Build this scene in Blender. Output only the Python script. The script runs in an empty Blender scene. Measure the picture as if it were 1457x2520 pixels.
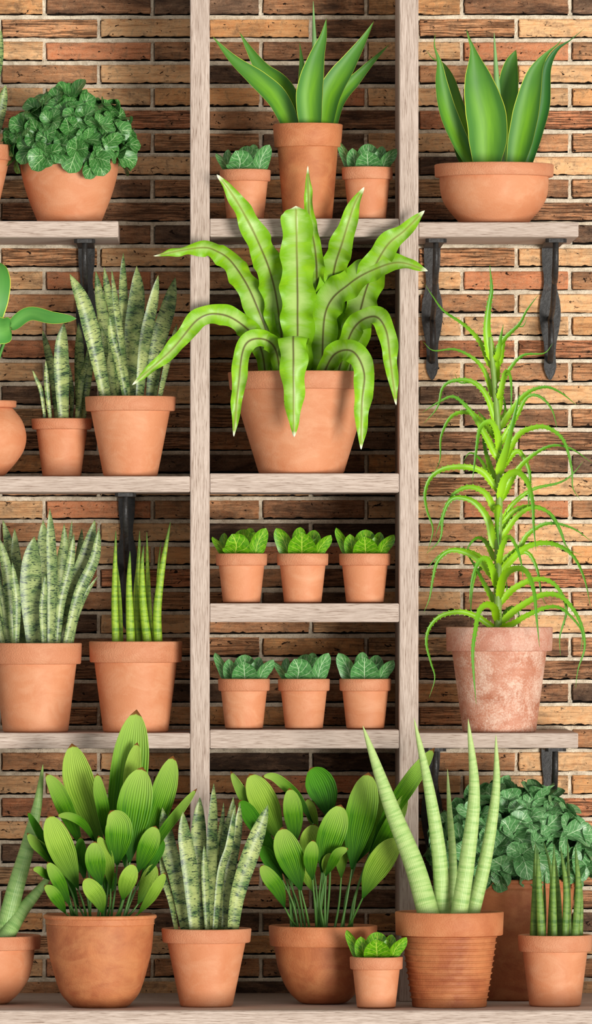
import bpy, math, random
from mathutils import Vector, noise, Matrix
PI = math.pi
R = random.Random(7)
C = bpy.context.scene.collection
D = 21.0          # camera distance to the front plane of the shelves (metres)
CX, CY = 487.0, 1454.0   # principal point of the photograph (pixels)
WALL = 0.46       # brick face behind the shelves
DECK_Z = -1.01136

def P(px, py, y=0.0):
    s = (D + y) / D / 1000
    return Vector(((px - CX) * s, y, (CY - py) * s))

# ------------------------------------------------------------------ materials
class NT:
    def __init__(s, name):
        s.m = bpy.data.materials.new(name); s.m.use_nodes = True
        s.t = s.m.node_tree; s.b = s.t.nodes['Principled BSDF']
    def n(s, typ, ins=None, **kw):
        n = s.t.nodes.new(typ)
        for k, v in kw.items(): setattr(n, k, v)
        for k, v in (ins or {}).items(): s.set(n.inputs[k], v)
        return n
    def set(s, sock, v):
        if isinstance(v, bpy.types.NodeSocket): s.t.links.new(v, sock)
        elif isinstance(v, bpy.types.Node): s.t.links.new(v.outputs[0], sock)
        else:
            if isinstance(v, tuple) and len(v) == 3 and sock.type == 'RGBA': v = (*v, 1)
            sock.default_value = v
    def math(s, op, a, b=0.0, c=0.0, clamp=False):
        return s.n('ShaderNodeMath', {0: a, 1: b, 2: c}, operation=op, use_clamp=clamp).outputs[0]
    def ramp(s, f, stops, interp='LINEAR'):
        n = s.n('ShaderNodeValToRGB', {0: f}); cr = n.color_ramp; cr.interpolation = interp
        while len(cr.elements) < len(stops): cr.elements.new(0.5)
        for e, (p, c) in zip(cr.elements, stops):
            e.position = p
            e.color = (c, c, c, 1) if isinstance(c, (int, float)) else (*c, 1)
        return n.outputs[0]
    def mix(s, f, a, b, blend='MIX'):
        n = s.n('ShaderNodeMix', data_type='RGBA', blend_type=blend)
        s.set(n.inputs[0], f); s.set(n.inputs[6], a); s.set(n.inputs[7], b)
        return n.outputs[2]
    def noise(s, vec, scale, detail=3, rough=.5, dist=0.0):
        return s.n('ShaderNodeTexNoise', {'Vector': vec, 'Scale': scale, 'Detail': detail, 'Roughness': rough, 'Distortion': dist}).outputs[0]
    def obj(s, scale=(1, 1, 1), loc=(0, 0, 0)):
        tc = s.n('ShaderNodeTexCoord')
        return s.n('ShaderNodeMapping', {'Vector': tc.outputs['Object'], 'Scale': scale, 'Location': loc}).outputs[0]
    def uv(s, name):
        u = s.n('ShaderNodeUVMap', uv_map=name)
        x = s.n('ShaderNodeSeparateXYZ', {0: u.outputs[0]})
        return u.outputs[0], x.outputs[0], x.outputs[1]
    def bump(s, h, strength=.3, dist=.002, prev=None):
        ins = {'Height': h, 'Strength': strength, 'Distance': dist}
        if prev is not None: ins['Normal'] = prev
        return s.n('ShaderNodeBump', ins).outputs[0]
    def fin(s, col, rough=.6, nrm=None, spec=.3):
        s.set(s.b.inputs['Base Color'], col); s.set(s.b.inputs['Roughness'], rough)
        s.b.inputs['Specular IOR Level'].default_value = spec
        if nrm is not None: s.set(s.b.inputs['Normal'], nrm)
        return s.m

def lin(r, g, b):
    f = lambda c: (c / 255 / 12.92) if c <= 10 else ((c / 255 + .055) / 1.055) ** 2.4
    return (f(r), f(g), f(b))

def mat_terracotta(name, base, dark, light, blotch=0.25, grain=.35, white=0.0):
    t = NT(name); o = t.obj()
    rnd = t.n('ShaderNodeObjectInfo').outputs['Random']
    off = t.n('ShaderNodeVectorMath', {0: o, 1: t.n('ShaderNodeCombineXYZ', {0: t.math('MULTIPLY', rnd, 3.0), 2: t.math('MULTIPLY', rnd, 5.0)})}, operation='ADD').outputs[0]
    big = t.noise(off, 9, 5, .62, .6)
    mp = t.n('ShaderNodeMapping', {'Vector': off, 'Scale': (1, 1, 1.7)}).outputs[0]
    st = t.noise(mp, 13, 6, .65, .8)
    fine = t.noise(off, 260, 3, .6)
    c = t.mix(t.ramp(big, [(.5 - blotch, 0.0), (.5 + blotch, 1.0)]), dark, base)
    c = t.mix(t.ramp(st, [(.45, 0.0), (.75, .55)]), c, light)
    if white:
        w = t.noise(off, 11, 8, .72, .8)
        sp = t.noise(off, 230, 4, .75)
        f = t.math('ADD', t.math('MULTIPLY', w, .6), t.math('MULTIPLY', sp, .42))
        c = t.mix(t.ramp(f, [(.47, 0.0), (.62, white)]), c, lin(240, 212, 190))
    c = t.mix(t.math('MULTIPLY', fine, .22), c, dark)
    nb = t.bump(t.noise(off, 280, 2, .5), grain, .0014)
    nb = t.bump(t.noise(off, 60, 4, .6), .12, .0015, nb)
    return t.fin(c, .62, nb, .35)

def mat_wood(name, axis):
    t = NT(name)
    sc = (26, 800, 800) if axis == 'x' else (800, 800, 26)
    sb = (1.6, 34, 34) if axis == 'x' else (34, 34, 1.6)
    rnd = t.n('ShaderNodeObjectInfo').outputs['Random']
    o = t.obj(); off = t.n('ShaderNodeVectorMath', {0: o, 1: t.n('ShaderNodeCombineXYZ', {0: rnd, 1: rnd, 2: rnd})}, operation='ADD').outputs[0]
    m1 = t.n('ShaderNodeMapping', {'Vector': off, 'Scale': sc}).outputs[0]
    m2 = t.n('ShaderNodeMapping', {'Vector': off, 'Scale': sb}).outputs[0]
    fine = t.noise(m1, 1, 3, .6, .3); broad = t.noise(m2, 1, 4, .6, 1.0)
    c = t.mix(t.ramp(fine, [(.3, 0.0), (.6, 1.0)]), lin(156, 134, 118), lin(208, 190, 176))
    c = t.mix(t.ramp(fine, [(.3, .8), (.4, 0.0)]), c, lin(104, 80, 66))
    c = t.mix(t.ramp(broad, [(.38, .28), (.62, 0.0)]), c, lin(150, 130, 116))
    nb = t.bump(fine, .5, .0015)
    return t.fin(c, .75, nb, .2)

def mat_brick():
    t = NT('brick'); o = t.obj()
    tone = t.n('ShaderNodeAttribute', attribute_name='tone'); rib = t.n('ShaderNodeAttribute', attribute_name='rib').outputs['Fac']
    strk = t.noise(t.n('ShaderNodeMapping', {'Vector': o, 'Scale': (9, 60, 95)}).outputs[0], 1, 7, .7, .8)
    mot = t.noise(o, 46, 6, .7, .5)
    strf = t.noise(t.n('ShaderNodeMapping', {'Vector': o, 'Scale': (14, 60, 420)}).outputs[0], 1, 3, .6)
    soot = t.noise(t.n('ShaderNodeMapping', {'Vector': o, 'Scale': (9, 10, 26)}).outputs[0], 1, 6, .7, .5)
    gr = t.noise(o, 420, 3, .6)
    pit = t.noise(t.n('ShaderNodeMapping', {'Vector': o, 'Scale': (62, 62, 105)}).outputs[0], 1, 4, .6, .6)
    c = tone.outputs['Color']
    c = t.mix(t.ramp(strk, [(.34, .75), (.54, 0.0)]), c, t.mix(1.0, c, lin(150, 128, 112), 'MULTIPLY'))
    c = t.mix(t.ramp(mot, [(.42, 0.0), (.66, .55)]), c, t.mix(1.0, c, lin(255, 214, 176), 'MULTIPLY'))
    c = t.mix(t.ramp(mot, [(.34, .6), (.47, 0.0)]), c, lin(104, 70, 50))
    c = t.mix(t.ramp(gr, [(.35, .0), (.75, .3)]), c, lin(236, 200, 158))
    sf = t.math('ADD', t.math('MULTIPLY', tone.outputs['Alpha'], .72), soot)
    c = t.mix(t.ramp(sf, [(.64, 0.0), (.98, .9)]), c, lin(56, 44, 38))
    pm = t.ramp(pit, [(.32, 1.0), (.355, 0.0)])
    c = t.mix(pm, c, lin(40, 28, 20))
    ribm = t.ramp(strf, [(.4, 1.0), (.5, 0.0)])
    c = t.mix(t.math('MULTIPLY', t.math('MULTIPLY', ribm, t.math('POWER', rib, 1.6)), .8), c, lin(70, 46, 32))
    h = t.math('SUBTRACT', t.math('MULTIPLY', strk, .6), t.math('MULTIPLY', pm, .5))
    h = t.math('SUBTRACT', h, t.math('MULTIPLY', t.math('MULTIPLY', ribm, rib), .7))
    nb = t.bump(mot, .7, .004); nb = t.bump(h, .9, .003, nb); nb = t.bump(gr, .35, .0012, nb)
    return t.fin(c, .85, nb, .15)

def mat_mortar():
    t = NT('mortar'); o = t.obj()
    a = t.noise(o, 55, 6, .7); b = t.noise(o, 300, 3, .6)
    c = t.mix(t.ramp(a, [(.35, 0.0), (.65, 1.0)]), lin(190, 174, 150), lin(238, 224, 200))
    c = t.mix(t.ramp(b, [(.3, .7), (.42, 0.0)]), c, lin(95, 82, 68))
    nb = t.bump(b, .7, .002); nb = t.bump(a, .6, .004, nb)
    return t.fin(c, .9, nb, .1)

def mat_snake(name, light, mid, dark):
    t = NT(name); uvm, ux, uy = t.uv('metric'); nv, nu, nvv = t.uv('norm')
    rnd = t.n('ShaderNodeObjectInfo').outputs['Random']
    v = t.n('ShaderNodeVectorMath', {0: uvm, 1: t.n('ShaderNodeCombineXYZ', {0: t.math('MULTIPLY', rnd, 7.0), 1: t.math('MULTIPLY', rnd, 9.0)})}, operation='ADD').outputs[0]
    bands = t.noise(t.n('ShaderNodeMapping', {'Vector': v, 'Scale': (55, 210, 1)}).outputs[0], 1, 4, .62, 1.6)
    patches = t.noise(t.n('ShaderNodeMapping', {'Vector': v, 'Scale': (22, 38, 1)}).outputs[0], 1, 3, .5, .4)
    edge = t.ramp(t.math('ABSOLUTE', t.math('SUBTRACT', t.math('MULTIPLY', nu, 2.0), 1.0)), [(.55, 0.0), (.95, 1.0)])
    c = t.mix(t.ramp(patches, [(.35, 0.0), (.62, 1.0)]), mid, light)
    c = t.mix(t.math('MULTIPLY', edge, .5), c, mid)
    f = t.math('ADD', bands, t.math('MULTIPLY', patches, -.22)); f = t.math('ADD', f, t.math('MULTIPLY', edge, .035))
    c = t.mix(t.ramp(f, [(.425, 0.0), (.475, .9)]), c, dark)
    tip = t.ramp(nvv, [(.8, 0.0), (1.0, .35)])
    c = t.mix(tip, c, mid)
    return t.fin(c, .36, t.bump(bands, .1, .001), .32)

def mat_spear(name, light, mid, dark, tipc, grooves=24):
    t = NT(name); uvm, ux, uy = t.uv('metric'); nv, nu, nvv = t.uv('norm')
    bands = t.noise(t.n('ShaderNodeMapping', {'Vector': uvm, 'Scale': (14, 130, 1)}).outputs[0], 1, 3, .6, .5)
    fine = t.noise(t.n('ShaderNodeMapping', {'Vector': uvm, 'Scale': (300, 60, 1)}).outputs[0], 1, 2, .5)
    c = t.mix(t.ramp(bands, [(.38, 0.0), (.6, 1.0)]), mid, light)
    c = t.mix(t.ramp(bands, [(.28, .6), (.42, 0.0)]), c, dark)
    c = t.mix(t.ramp(nvv, [(.72, 0.0), (.97, .9)]), c, tipc)
    g = t.math('SINE', t.math('MULTIPLY', nu, 2 * PI * grooves))
    nb = t.bump(g, .25, .001); nb = t.bump(fine, .2, .001, nb); nb = t.bump(bands, .3, .0015, nb)
    return t.fin(c, .42, nb, .4)

def mat_ribbed(name, base, light, tip):
    # broad pleated leaf: lengthwise ribs, pale and brown dried tip
    t = NT(name); nv, nu, nvv = t.uv('norm')
    u = t.math('SUBTRACT', t.math('MULTIPLY', nu, 2.0), 1.0)
    n1 = t.noise(t.n('ShaderNodeMapping', {'Vector': nv, 'Scale': (9, 1.2, 1)}).outputs[0], 1, 3, .6)
    w = t.math('COSINE', t.math('MULTIPLY', u, 13 * PI))
    c = t.mix(t.ramp(n1, [(.35, 0.0), (.65, 1.0)]), base, light)
    c = t.mix(t.ramp(w, [(0.0, .0), (1.0, .75)]), c, t.mix(1.0, c, (.45, .6, .4, 1), 'MULTIPLY'))
    c = t.mix(t.ramp(nvv, [(.55, 0.0), (.97, .7)]), c, tip)
    c = t.mix(t.ramp(nvv, [(.06, 1.0), (.66, 0.0)]), c, t.mix(1.0, c, lin(80, 136, 70), 'MULTIPLY'))  # darker base: deeper leaf green, with some shade painted into the colour
    bn = t.math('ADD', nvv, t.math('MULTIPLY', t.math('ABSOLUTE', u), .012))
    bn = t.math('ADD', bn, t.math('MULTIPLY', n1, .012))
    c = t.mix(t.ramp(bn, [(.972, 0.0), (.98, 1.0)]), c, lin(122, 78, 36))
    nb = t.bump(w, .25, .001)
    return t.fin(c, .5, nb, .18)

def mat_plain_stem(name, a, b):
    t = NT(name); n1 = t.noise(t.obj((40, 40, 8)), 1, 3)
    return t.fin(t.mix(n1, a, b), .45, None, .4)

def mat_fern():
    t = NT('fern_frond'); nv, nu, nvv = t.uv('norm'); uvm, mx, my = t.uv('metric')
    au = t.math('ABSOLUTE', t.math('SUBTRACT', t.math('MULTIPLY', nu, 2.0), 1.0))
    am = t.math('ABSOLUTE', mx)
    big = t.noise(t.n('ShaderNodeMapping', {'Vector': uvm, 'Scale': (9, 26, 1)}).outputs[0], 1, 4, .6, .5)
    vn = t.math('SINE', t.math('MULTIPLY', t.math('SUBTRACT', my, t.math('MULTIPLY', am, .35)), 1500.0))
    f = t.math('ADD', t.math('MULTIPLY', au, .55), t.math('MULTIPLY', big, 1.1))
    c = t.mix(t.ramp(f, [(.5, 0.0), (.95, 1.0)]), lin(172, 202, 112), lin(118, 172, 22))
    c = t.mix(t.ramp(big, [(.52, 0.0), (.68, .7)]), c, lin(150, 196, 30))
    c = t.mix(t.ramp(vn, [(.0, 0.0), (1.0, .07)]), c, lin(90, 150, 24))
    c = t.mix(t.ramp(am, [(.0005, 1.0), (.0012, 0.0)]), c, t.mix(t.ramp(nvv, [(.55, 0.0), (.9, 1.0)]), lin(84, 62, 36), lin(140, 150, 60)))
    c = t.mix(t.ramp(nvv, [(.965, 0.0), (.99, 1.0)]), c, lin(235, 240, 205))
    nb = t.bump(vn, .035, .001); nb = t.bump(t.ramp(am, [(0, 1.0), (.002, 0.0)]), .5, .002, nb)
    return t.fin(c, .38, nb, .28)

def mat_agave(name, a, b, c2):
    t = NT(name); nv, nu, nvv = t.uv('norm'); uvm, mx, my = t.uv('metric')
    au = t.math('ABSOLUTE', t.math('SUBTRACT', t.math('MULTIPLY', nu, 2.0), 1.0))
    n1 = t.noise(t.n('ShaderNodeMapping', {'Vector': uvm, 'Scale': (40, 5, 1)}).outputs[0], 1, 3, .5)
    c = t.mix(t.math('MAXIMUM', t.ramp(au, [(.05, 0.0), (.75, 1.0)]), t.ramp(nvv, [(.3, 0.0), (.62, .85)])), b, a)
    c = t.mix(t.ramp(n1, [(.35, .5), (.6, 0.0)]), c, c2)
    e = t.math('GREATER_THAN', au, t.math('SUBTRACT', .985, t.math('MULTIPLY', nvv, .05)))
    c = t.mix(e, c, lin(196, 206, 70))
    c = t.mix(t.ramp(nvv, [(.975, 0.0), (1.0, .8)]), c, lin(90, 70, 30))
    return t.fin(c, .5, t.bump(n1, .15, .002), .3)

def mat_aloe():
    t = NT('aloe_leaf'); nv, nu, nvv = t.uv('norm'); uvm, mx, my = t.uv('metric')
    n1 = t.noise(t.n('ShaderNodeMapping', {'Vector': uvm, 'Scale': (60, 10, 1)}).outputs[0], 1, 3, .5)
    c = t.mix(t.ramp(nvv, [(.05, 0.0), (.6, 1.0)]), lin(158, 208, 22), lin(82, 146, 16))
    c = t.mix(t.ramp(nvv, [(.6, 0.0), (1.0, .5)]), c, lin(52, 104, 20))
    c = t.mix(t.ramp(n1, [(.3, .35), (.6, 0.0)]), c, lin(110, 165, 24))
    return t.fin(c, .4, None, .4)

def mat_veined(name, a, b, vein, vw=.05):
    t = NT(name); nv, nu, nvv = t.uv('norm')
    au = t.math('ABSOLUTE', t.math('SUBTRACT', t.math('MULTIPLY', nu, 2.0), 1.0))
    rnd = t.n('ShaderNodeAttribute', attribute_name='var').outputs['Fac']
    n1 = t.noise(t.n('ShaderNodeMapping', {'Vector': nv, 'Scale': (3, 3, 3)}).outputs[0], 2.5, 3, .6, .4)
    # side veins fan out from the leaf base and bend towards the tip
    f = t.math('SUBTRACT', t.math('MULTIPLY', nvv, 4.6), t.math('MULTIPLY', t.math('POWER', au, .8), 2.0))
    f = t.math('ADD', f, t.math('MULTIPLY', n1, .35))
    fr = t.math('ABSOLUTE', t.math('SUBTRACT', t.math('FRACT', f), .5))
    side = t.math('MULTIPLY', t.ramp(fr, [(vw * .3, 1.0), (vw * 1.5, 0.0)]), t.ramp(au, [(.65, 1.0), (.98, 0.2)]))
    mid = t.ramp(au, [(vw * .35, 1.0), (vw * 1.1, 0.0)])
    vm = t.math('MAXIMUM', side, mid)
    c = t.mix(t.ramp(n1, [(.3, 0.0), (.7, 1.0)]), a, b)
    c = t.mix(t.math('MULTIPLY', rnd, .45), c, a)
    c = t.mix(t.math('MULTIPLY', vm, .8), c, vein)
    nb = t.bump(vm, -.35, .0015)
    return t.fin(c, .38, nb, .4)

def mat_soil():
    t = NT('potting_soil'); o = t.obj(); a = t.noise(o, 140, 5, .7)
    c = t.mix(t.ramp(a, [(.35, 0.0), (.7, 1.0)]), lin(40, 28, 20), lin(120, 92, 70))
    return t.fin(c, .95, t.bump(a, 1.0, .006), .1)

def mat_iron():
    t = NT('wrought_iron'); o = t.obj(); a = t.noise(o, 90, 4, .6, .6); b = t.noise(o, 22, 3, .6)
    c = t.mix(t.ramp(a, [(.35, 0.0), (.7, 1.0)]), lin(24, 22, 21), lin(50, 48, 46))
    c = t.mix(t.ramp(b, [(.6, 0.0), (.8, .4)]), c, lin(96, 62, 40))
    return t.fin(c, .5, t.bump(a, .6, .002), .5)

M = {
 'terra': mat_terracotta('terracotta', lin(215, 149, 108), lin(198, 124, 82), lin(226, 172, 134), .3),
 'terra_rim': mat_terracotta('terracotta_rim', lin(209, 143, 105), lin(190, 118, 80), lin(220, 163, 125), .3, 1.0),
 'brown': mat_terracotta('weathered_terracotta', lin(190, 118, 72), lin(152, 84, 50), lin(208, 146, 94), .14, .5),
 'brown_rim': mat_terracotta('weathered_terracotta_rim', lin(204, 130, 84), lin(176, 102, 62), lin(216, 152, 106), .2, .8),
 'chalk': mat_terracotta('chalky_terracotta', lin(198, 136, 108), lin(164, 96, 66), lin(212, 160, 136), .14, .6, .8),
 'chalk_rim': mat_terracotta('chalky_terracotta_rim', lin(202, 144, 120), lin(178, 114, 90), lin(216, 168, 148), .2, .9, .5),
 'wood_x': mat_wood('grey_wood', 'x'), 'wood_z': mat_wood('grey_wood_upright', 'z'),
 'brick': mat_brick(), 'mortar': mat_mortar(), 'dark_gap': mat_plain_stem('joint_dark_gap', lin(22, 18, 15), lin(40, 32, 26)), 'soil': mat_soil(), 'iron': mat_iron(),
 'snake': mat_snake('snake_leaf', lin(170, 182, 112), lin(92, 122, 66), lin(26, 50, 36)),
 'snake_pale': mat_snake('snake_leaf_pale', lin(164, 178, 114), lin(106, 132, 76), lin(36, 60, 44)),
 'spear': mat_spear('spear_leaf', lin(156, 188, 52), lin(112, 152, 38), lin(76, 120, 34), lin(62, 98, 34)),
 'spear_pale': mat_spear('pale_spear_leaf', lin(178, 204, 126), lin(150, 186, 102), lin(122, 164, 84), lin(184, 206, 130), 34),
 'spear_dark': mat_spear('dark_spear_leaf', lin(116, 148, 62), lin(82, 120, 44), lin(56, 92, 34), lin(66, 100, 36)),
 'spear_mid': mat_spear('green_spear_leaf', lin(148, 182, 106), lin(124, 166, 88), lin(108, 150, 76), lin(128, 160, 76), 30),
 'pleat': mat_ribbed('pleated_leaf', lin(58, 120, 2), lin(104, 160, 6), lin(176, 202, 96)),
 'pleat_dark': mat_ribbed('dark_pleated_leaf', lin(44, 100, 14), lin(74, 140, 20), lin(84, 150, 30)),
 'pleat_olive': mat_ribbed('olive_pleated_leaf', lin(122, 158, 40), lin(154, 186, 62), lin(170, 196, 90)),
 'stalk': mat_plain_stem('leaf_stalk', lin(44, 82, 36), lin(84, 130, 44)),
 'fern': mat_fern(),
 'agave': mat_agave('agave_leaf', lin(74, 128, 50), lin(122, 178, 28), lin(60, 112, 36)),
 'agave_dark': mat_agave('agave_leaf_dark', lin(44, 100, 44), lin(60, 122, 36), lin(44, 96, 36)),
 'agave_bud': mat_plain_stem('agave_bud', lin(110, 156, 90), lin(134, 176, 106)),
 'aloe': mat_aloe(),
 'aloe_stem': mat_plain_stem('aloe_stem', lin(104, 138, 62), lin(140, 172, 76)),
 'vein_blue': mat_veined('veined_leaf_blue_green', lin(50, 110, 52), lin(104, 162, 92), lin(200, 222, 180), .04),
 'vein_lime': mat_veined('veined_leaf_lime', lin(58, 122, 10), lin(118, 178, 22), lin(200, 216, 90), .04),
 'vein_deep': mat_veined('veined_leaf_deep_green', lin(42, 98, 38), lin(90, 152, 72), lin(186, 212, 156), .04),
 'vein_grey': mat_veined('veined_leaf_grey_green', lin(66, 122, 62), lin(122, 174, 112), lin(206, 226, 186), .04),
 'broad': mat_agave('broad_leaf', lin(78, 142, 58), lin(112, 172, 78), lin(66, 126, 54)),
}

# ------------------------------------------------------------------ object helpers
def mesh_obj(name, V, F, mat, parent=None, origin=None, uvs=None, smooth=True, attrs=None, mats=None, fm=None):
    if parent is not None: o0 = Vector(parent.get('_o', (0, 0, 0)))
    else: o0 = Vector(origin) if origin is not None else Vector((0, 0, 0))
    me = bpy.data.meshes.new(name)
    me.from_pydata([tuple(Vector(v) - o0) for v in V], [], F)
    for m in (mats or [mat]): me.materials.append(m)
    if fm: me.polygons.foreach_set('material_index', fm)
    if smooth: me.polygons.foreach_set('use_smooth', [True] * len(me.polygons))
    if uvs:
        n1 = me.uv_layers.new(name='norm'); n2 = me.uv_layers.new(name='metric')
        li = [l.vertex_index for l in me.loops]
        n1.data.foreach_set('uv', [c for i in li for c in uvs[i][:2]])
        n2.data.foreach_set('uv', [c for i in li for c in uvs[i][2:4]])
    if uvs and smooth:   # crisp margin where the two faces of a leaf meet
        sh = me.attributes.new('sharp_edge', 'BOOLEAN', 'EDGE')
        def rim(i): return uvs[i][0] < 1e-4 or uvs[i][0] > 1 - 1e-4
        sh.data.foreach_set('value', [rim(e.vertices[0]) and rim(e.vertices[1]) and abs(uvs[e.vertices[0]][0] - uvs[e.vertices[1]][0]) < .01 for e in me.edges])
    for an, (ty, vals) in (attrs or {}).items():
        a = me.attributes.new(an, ty, 'POINT')
        a.data.foreach_set('color' if ty == 'FLOAT_COLOR' else 'value', vals)
    me.update()
    ob = bpy.data.objects.new(name, me); C.objects.link(ob)
    if parent is not None:
        ob.parent = parent; ob['_o'] = tuple(o0)
    else:
        ob.location = o0; ob['_o'] = tuple(o0)
    return ob

def thing(name, label, cat, loc, group=None):
    o = bpy.data.objects.new(name, None); C.objects.link(o)
    o.empty_display_size = .05
    o.location = loc; o['_o'] = tuple(loc); o['label'] = label; o['category'] = cat
    if group: o['group'] = group
    return o

def tag(o, label, cat, group=None):
    o['label'] = label; o['category'] = cat
    if group: o['group'] = group
    return o

def lathe(prof, c, seg=72, wob=0.0):
    """prof: list of (radius, z) in order; c: (x, y) centre"""
    V = []; F = []; n = len(prof)
    for r, z in prof:
        for k in range(seg):
            a = 2 * PI * k / seg
            rr = r * (1 + wob * noise.noise(Vector((math.cos(a) * 1.5, math.sin(a) * 1.5, z * 12))))
            V.append((c[0] + rr * math.cos(a), c[1] + rr * math.sin(a), z))
    for i in range(n - 1):
        for k in range(seg):
            k2 = (k + 1) % seg
            F.append((i * seg + k, i * seg + k2, (i + 1) * seg + k2, (i + 1) * seg + k))
    return V, F

def catmull(pts, n):
    pts = [Vector(p) for p in pts]
    if len(pts) == 2: return [pts[0].lerp(pts[1], i / n) for i in range(n + 1)]
    q = [pts[0] * 2 - pts[1]] + pts + [pts[-1] * 2 - pts[-2]]
    dense = []
    for i in range(1, len(q) - 2):
        p0, p1, p2, p3 = q[i - 1:i + 3]
        for k in range(16):
            t = k / 16
            dense.append(.5 * ((2 * p1) + (p2 - p0) * t + (2 * p0 - 5 * p1 + 4 * p2 - p3) * t * t + (3 * p1 - p0 - 3 * p2 + p3) * t ** 3))
    dense.append(pts[-1])
    L = [0]
    for a, b in zip(dense, dense[1:]): L.append(L[-1] + (b - a).length)
    out = []; j = 0
    for i in range(n + 1):
        s = L[-1] * i / n
        while j < len(L) - 2 and L[j + 1] < s: j += 1
        d = L[j + 1] - L[j]
        out.append(dense[j].lerp(dense[j + 1], (s - L[j]) / d if d > 1e-9 else 0))
    return out

def lerp_tab(tab, t):
    for (a, x), (b, y) in zip(tab, tab[1:]):
        if t <= b: return x + (y - x) * ((t - a) / (b - a) if b > a else 0)
    return tab[-1][1]
def smooth_tab(tab, t):
    e = .03
    return (lerp_tab(tab, max(0, t - e)) + lerp_tab(tab, t) * 2 + lerp_tab(tab, min(1, t + e))) / 4 if 0 < t < 1 else lerp_tab(tab, t)

PR = {
 'snake': [(0, .62), (.15, .72), (.35, .88), (.58, 1), (.78, .86), (.9, .55), (.97, .2), (1, 0)],
 'agave': [(0, .78), (.15, .92), (.32, 1), (.5, .85), (.7, .5), (.85, .24), (.95, .08), (1, 0)],
 'agave2': [(0, .6), (.2, .95), (.4, 1), (.55, .85), (.68, .6), (.78, .28), (.86, .1), (.93, .05), (1, 0)],
 'fern': [(0, .55), (.15, .85), (.35, 1), (.55, .97), (.75, .75), (.9, .42), (.97, .18), (1, 0)],
 'blunt': [(0, .75), (.2, .9), (.5, 1), (.8, .9), (.93, .84), (.965, .8), (.98, .25), (1, 0)],
 'pleat': [(0, .04), (.08, .2), (.25, .62), (.45, .93), (.6, 1), (.75, .93), (.88, .68), (.96, .34), (1, 0)],
 'aloe': [(0, .5), (.035, .85), (.08, 1), (.2, .86), (.5, .52), (.8, .27), (1, 0.02)],
 'heart': [(0, .3), (.04, .72), (.14, .95), (.32, 1), (.55, .96), (.75, .8), (.9, .5), (.96, .25), (1, 0)],
 'round': [(0, .12), (.08, .36), (.22, .66), (.42, .92), (.6, 1), (.78, .92), (.9, .66), (.97, .35), (1, 0.05)],
 'oval': [(0, .08), (.1, .4), (.3, .82), (.55, 1), (.78, .85), (.92, .5), (1, 0)],
}

def ribbon(pts, width, prof, n=22, m=8, cup=.15, fold=0.0, rip=0.0, rfreq=60, thick=.002, roll=0.0, roll1=None,
           side=None, face=(0, -1, 0), seed=0, arr=None, pleats=None, sway=0.0):
    cl = catmull(pts, n); L = sum((b - a).length for a, b in zip(cl, cl[1:]))
    V = []; F = []; UV = []; base0 = 0
    if arr is not None: V, F, UV = arr; base0 = len(V)
    Fv = Vector(face); prevS = None; s = 0; tab = PR[prof]; ring = 2 * m
    ph = seed * 1.7; roll1 = roll if roll1 is None else roll1
    frames = []
    for i, c in enumerate(cl):
        T = (cl[min(i + 1, n)] - cl[max(i - 1, 0)]).normalized()
        if side is not None: S = Vector(side); S = S - T * S.dot(T)
        else: S = T.cross(Fv)
        if S.length < .15 and prevS is not None: S = prevS - T * prevS.dot(T)
        S.normalize()
        if prevS is not None:
            if side is None and S.dot(prevS) < 0 and prevS is not None: S = -S
            S = (S * .6 + prevS * .4).normalized()
        prevS = S.copy(); N = S.cross(T).normalized()
        t = i / n; a = roll + (roll1 - roll) * t
        S2 = S * math.cos(a) + N * math.sin(a); N2 = N * math.cos(a) - S * math.sin(a)
        if i: s += (cl[i] - cl[i - 1]).length
        w = width * max(smooth_tab(tab, t), .004)
        frames.append((c, S2, N2, w, T))
        for j in range(m + 1):
            u = -1 + 2 * j / m
            au = abs(u)
            rp = rip * (au ** 2) * min(1, w / width * 1.6) * (math.sin(rfreq * s + ph + (1.3 if u > 0 else 0)) + .3 * math.sin(rfreq * 1.7 * s + ph * 2))
            if pleats: rp += pleats[0] * (w / width) * math.cos(u * PI * pleats[1])
            if sway: u_ = 1 + sway * math.sin(s * rfreq * .8 + ph + (2.0 if u > 0 else 0))
            else: u_ = 1
            p = c + S2 * (w / 2 * u * u_ * (1 - .12 * cup * au)) + N2 * (w / 2 * (cup * u * u + fold * au) + rp)
            V.append(p); UV.append(((u + 1) / 2, t, u * w / 2, s))
        for j in range(m - 1, 0, -1):
            u = -1 + 2 * j / m
            au = abs(u); b = base0 + i * ring + j
            th = thick * (1 - .75 * u * u) * (1 - .6 * t)
            V.append(V[b] - N2 * min(th, w * .6)); UV.append(((u + 1) / 2, t, u * w / 2, s))
    for i in range(n):
        a = base0 + i * ring; b = a + ring
        for j in range(ring):
            j2 = (j + 1) % ring
            F.append((a + j, a + j2, b + j2, b + j))
    F.append(tuple(base0 + j for j in range(ring))[::-1]); F.append(tuple(base0 + n * ring + j for j in range(ring)))
    return V, F, UV, frames

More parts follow.
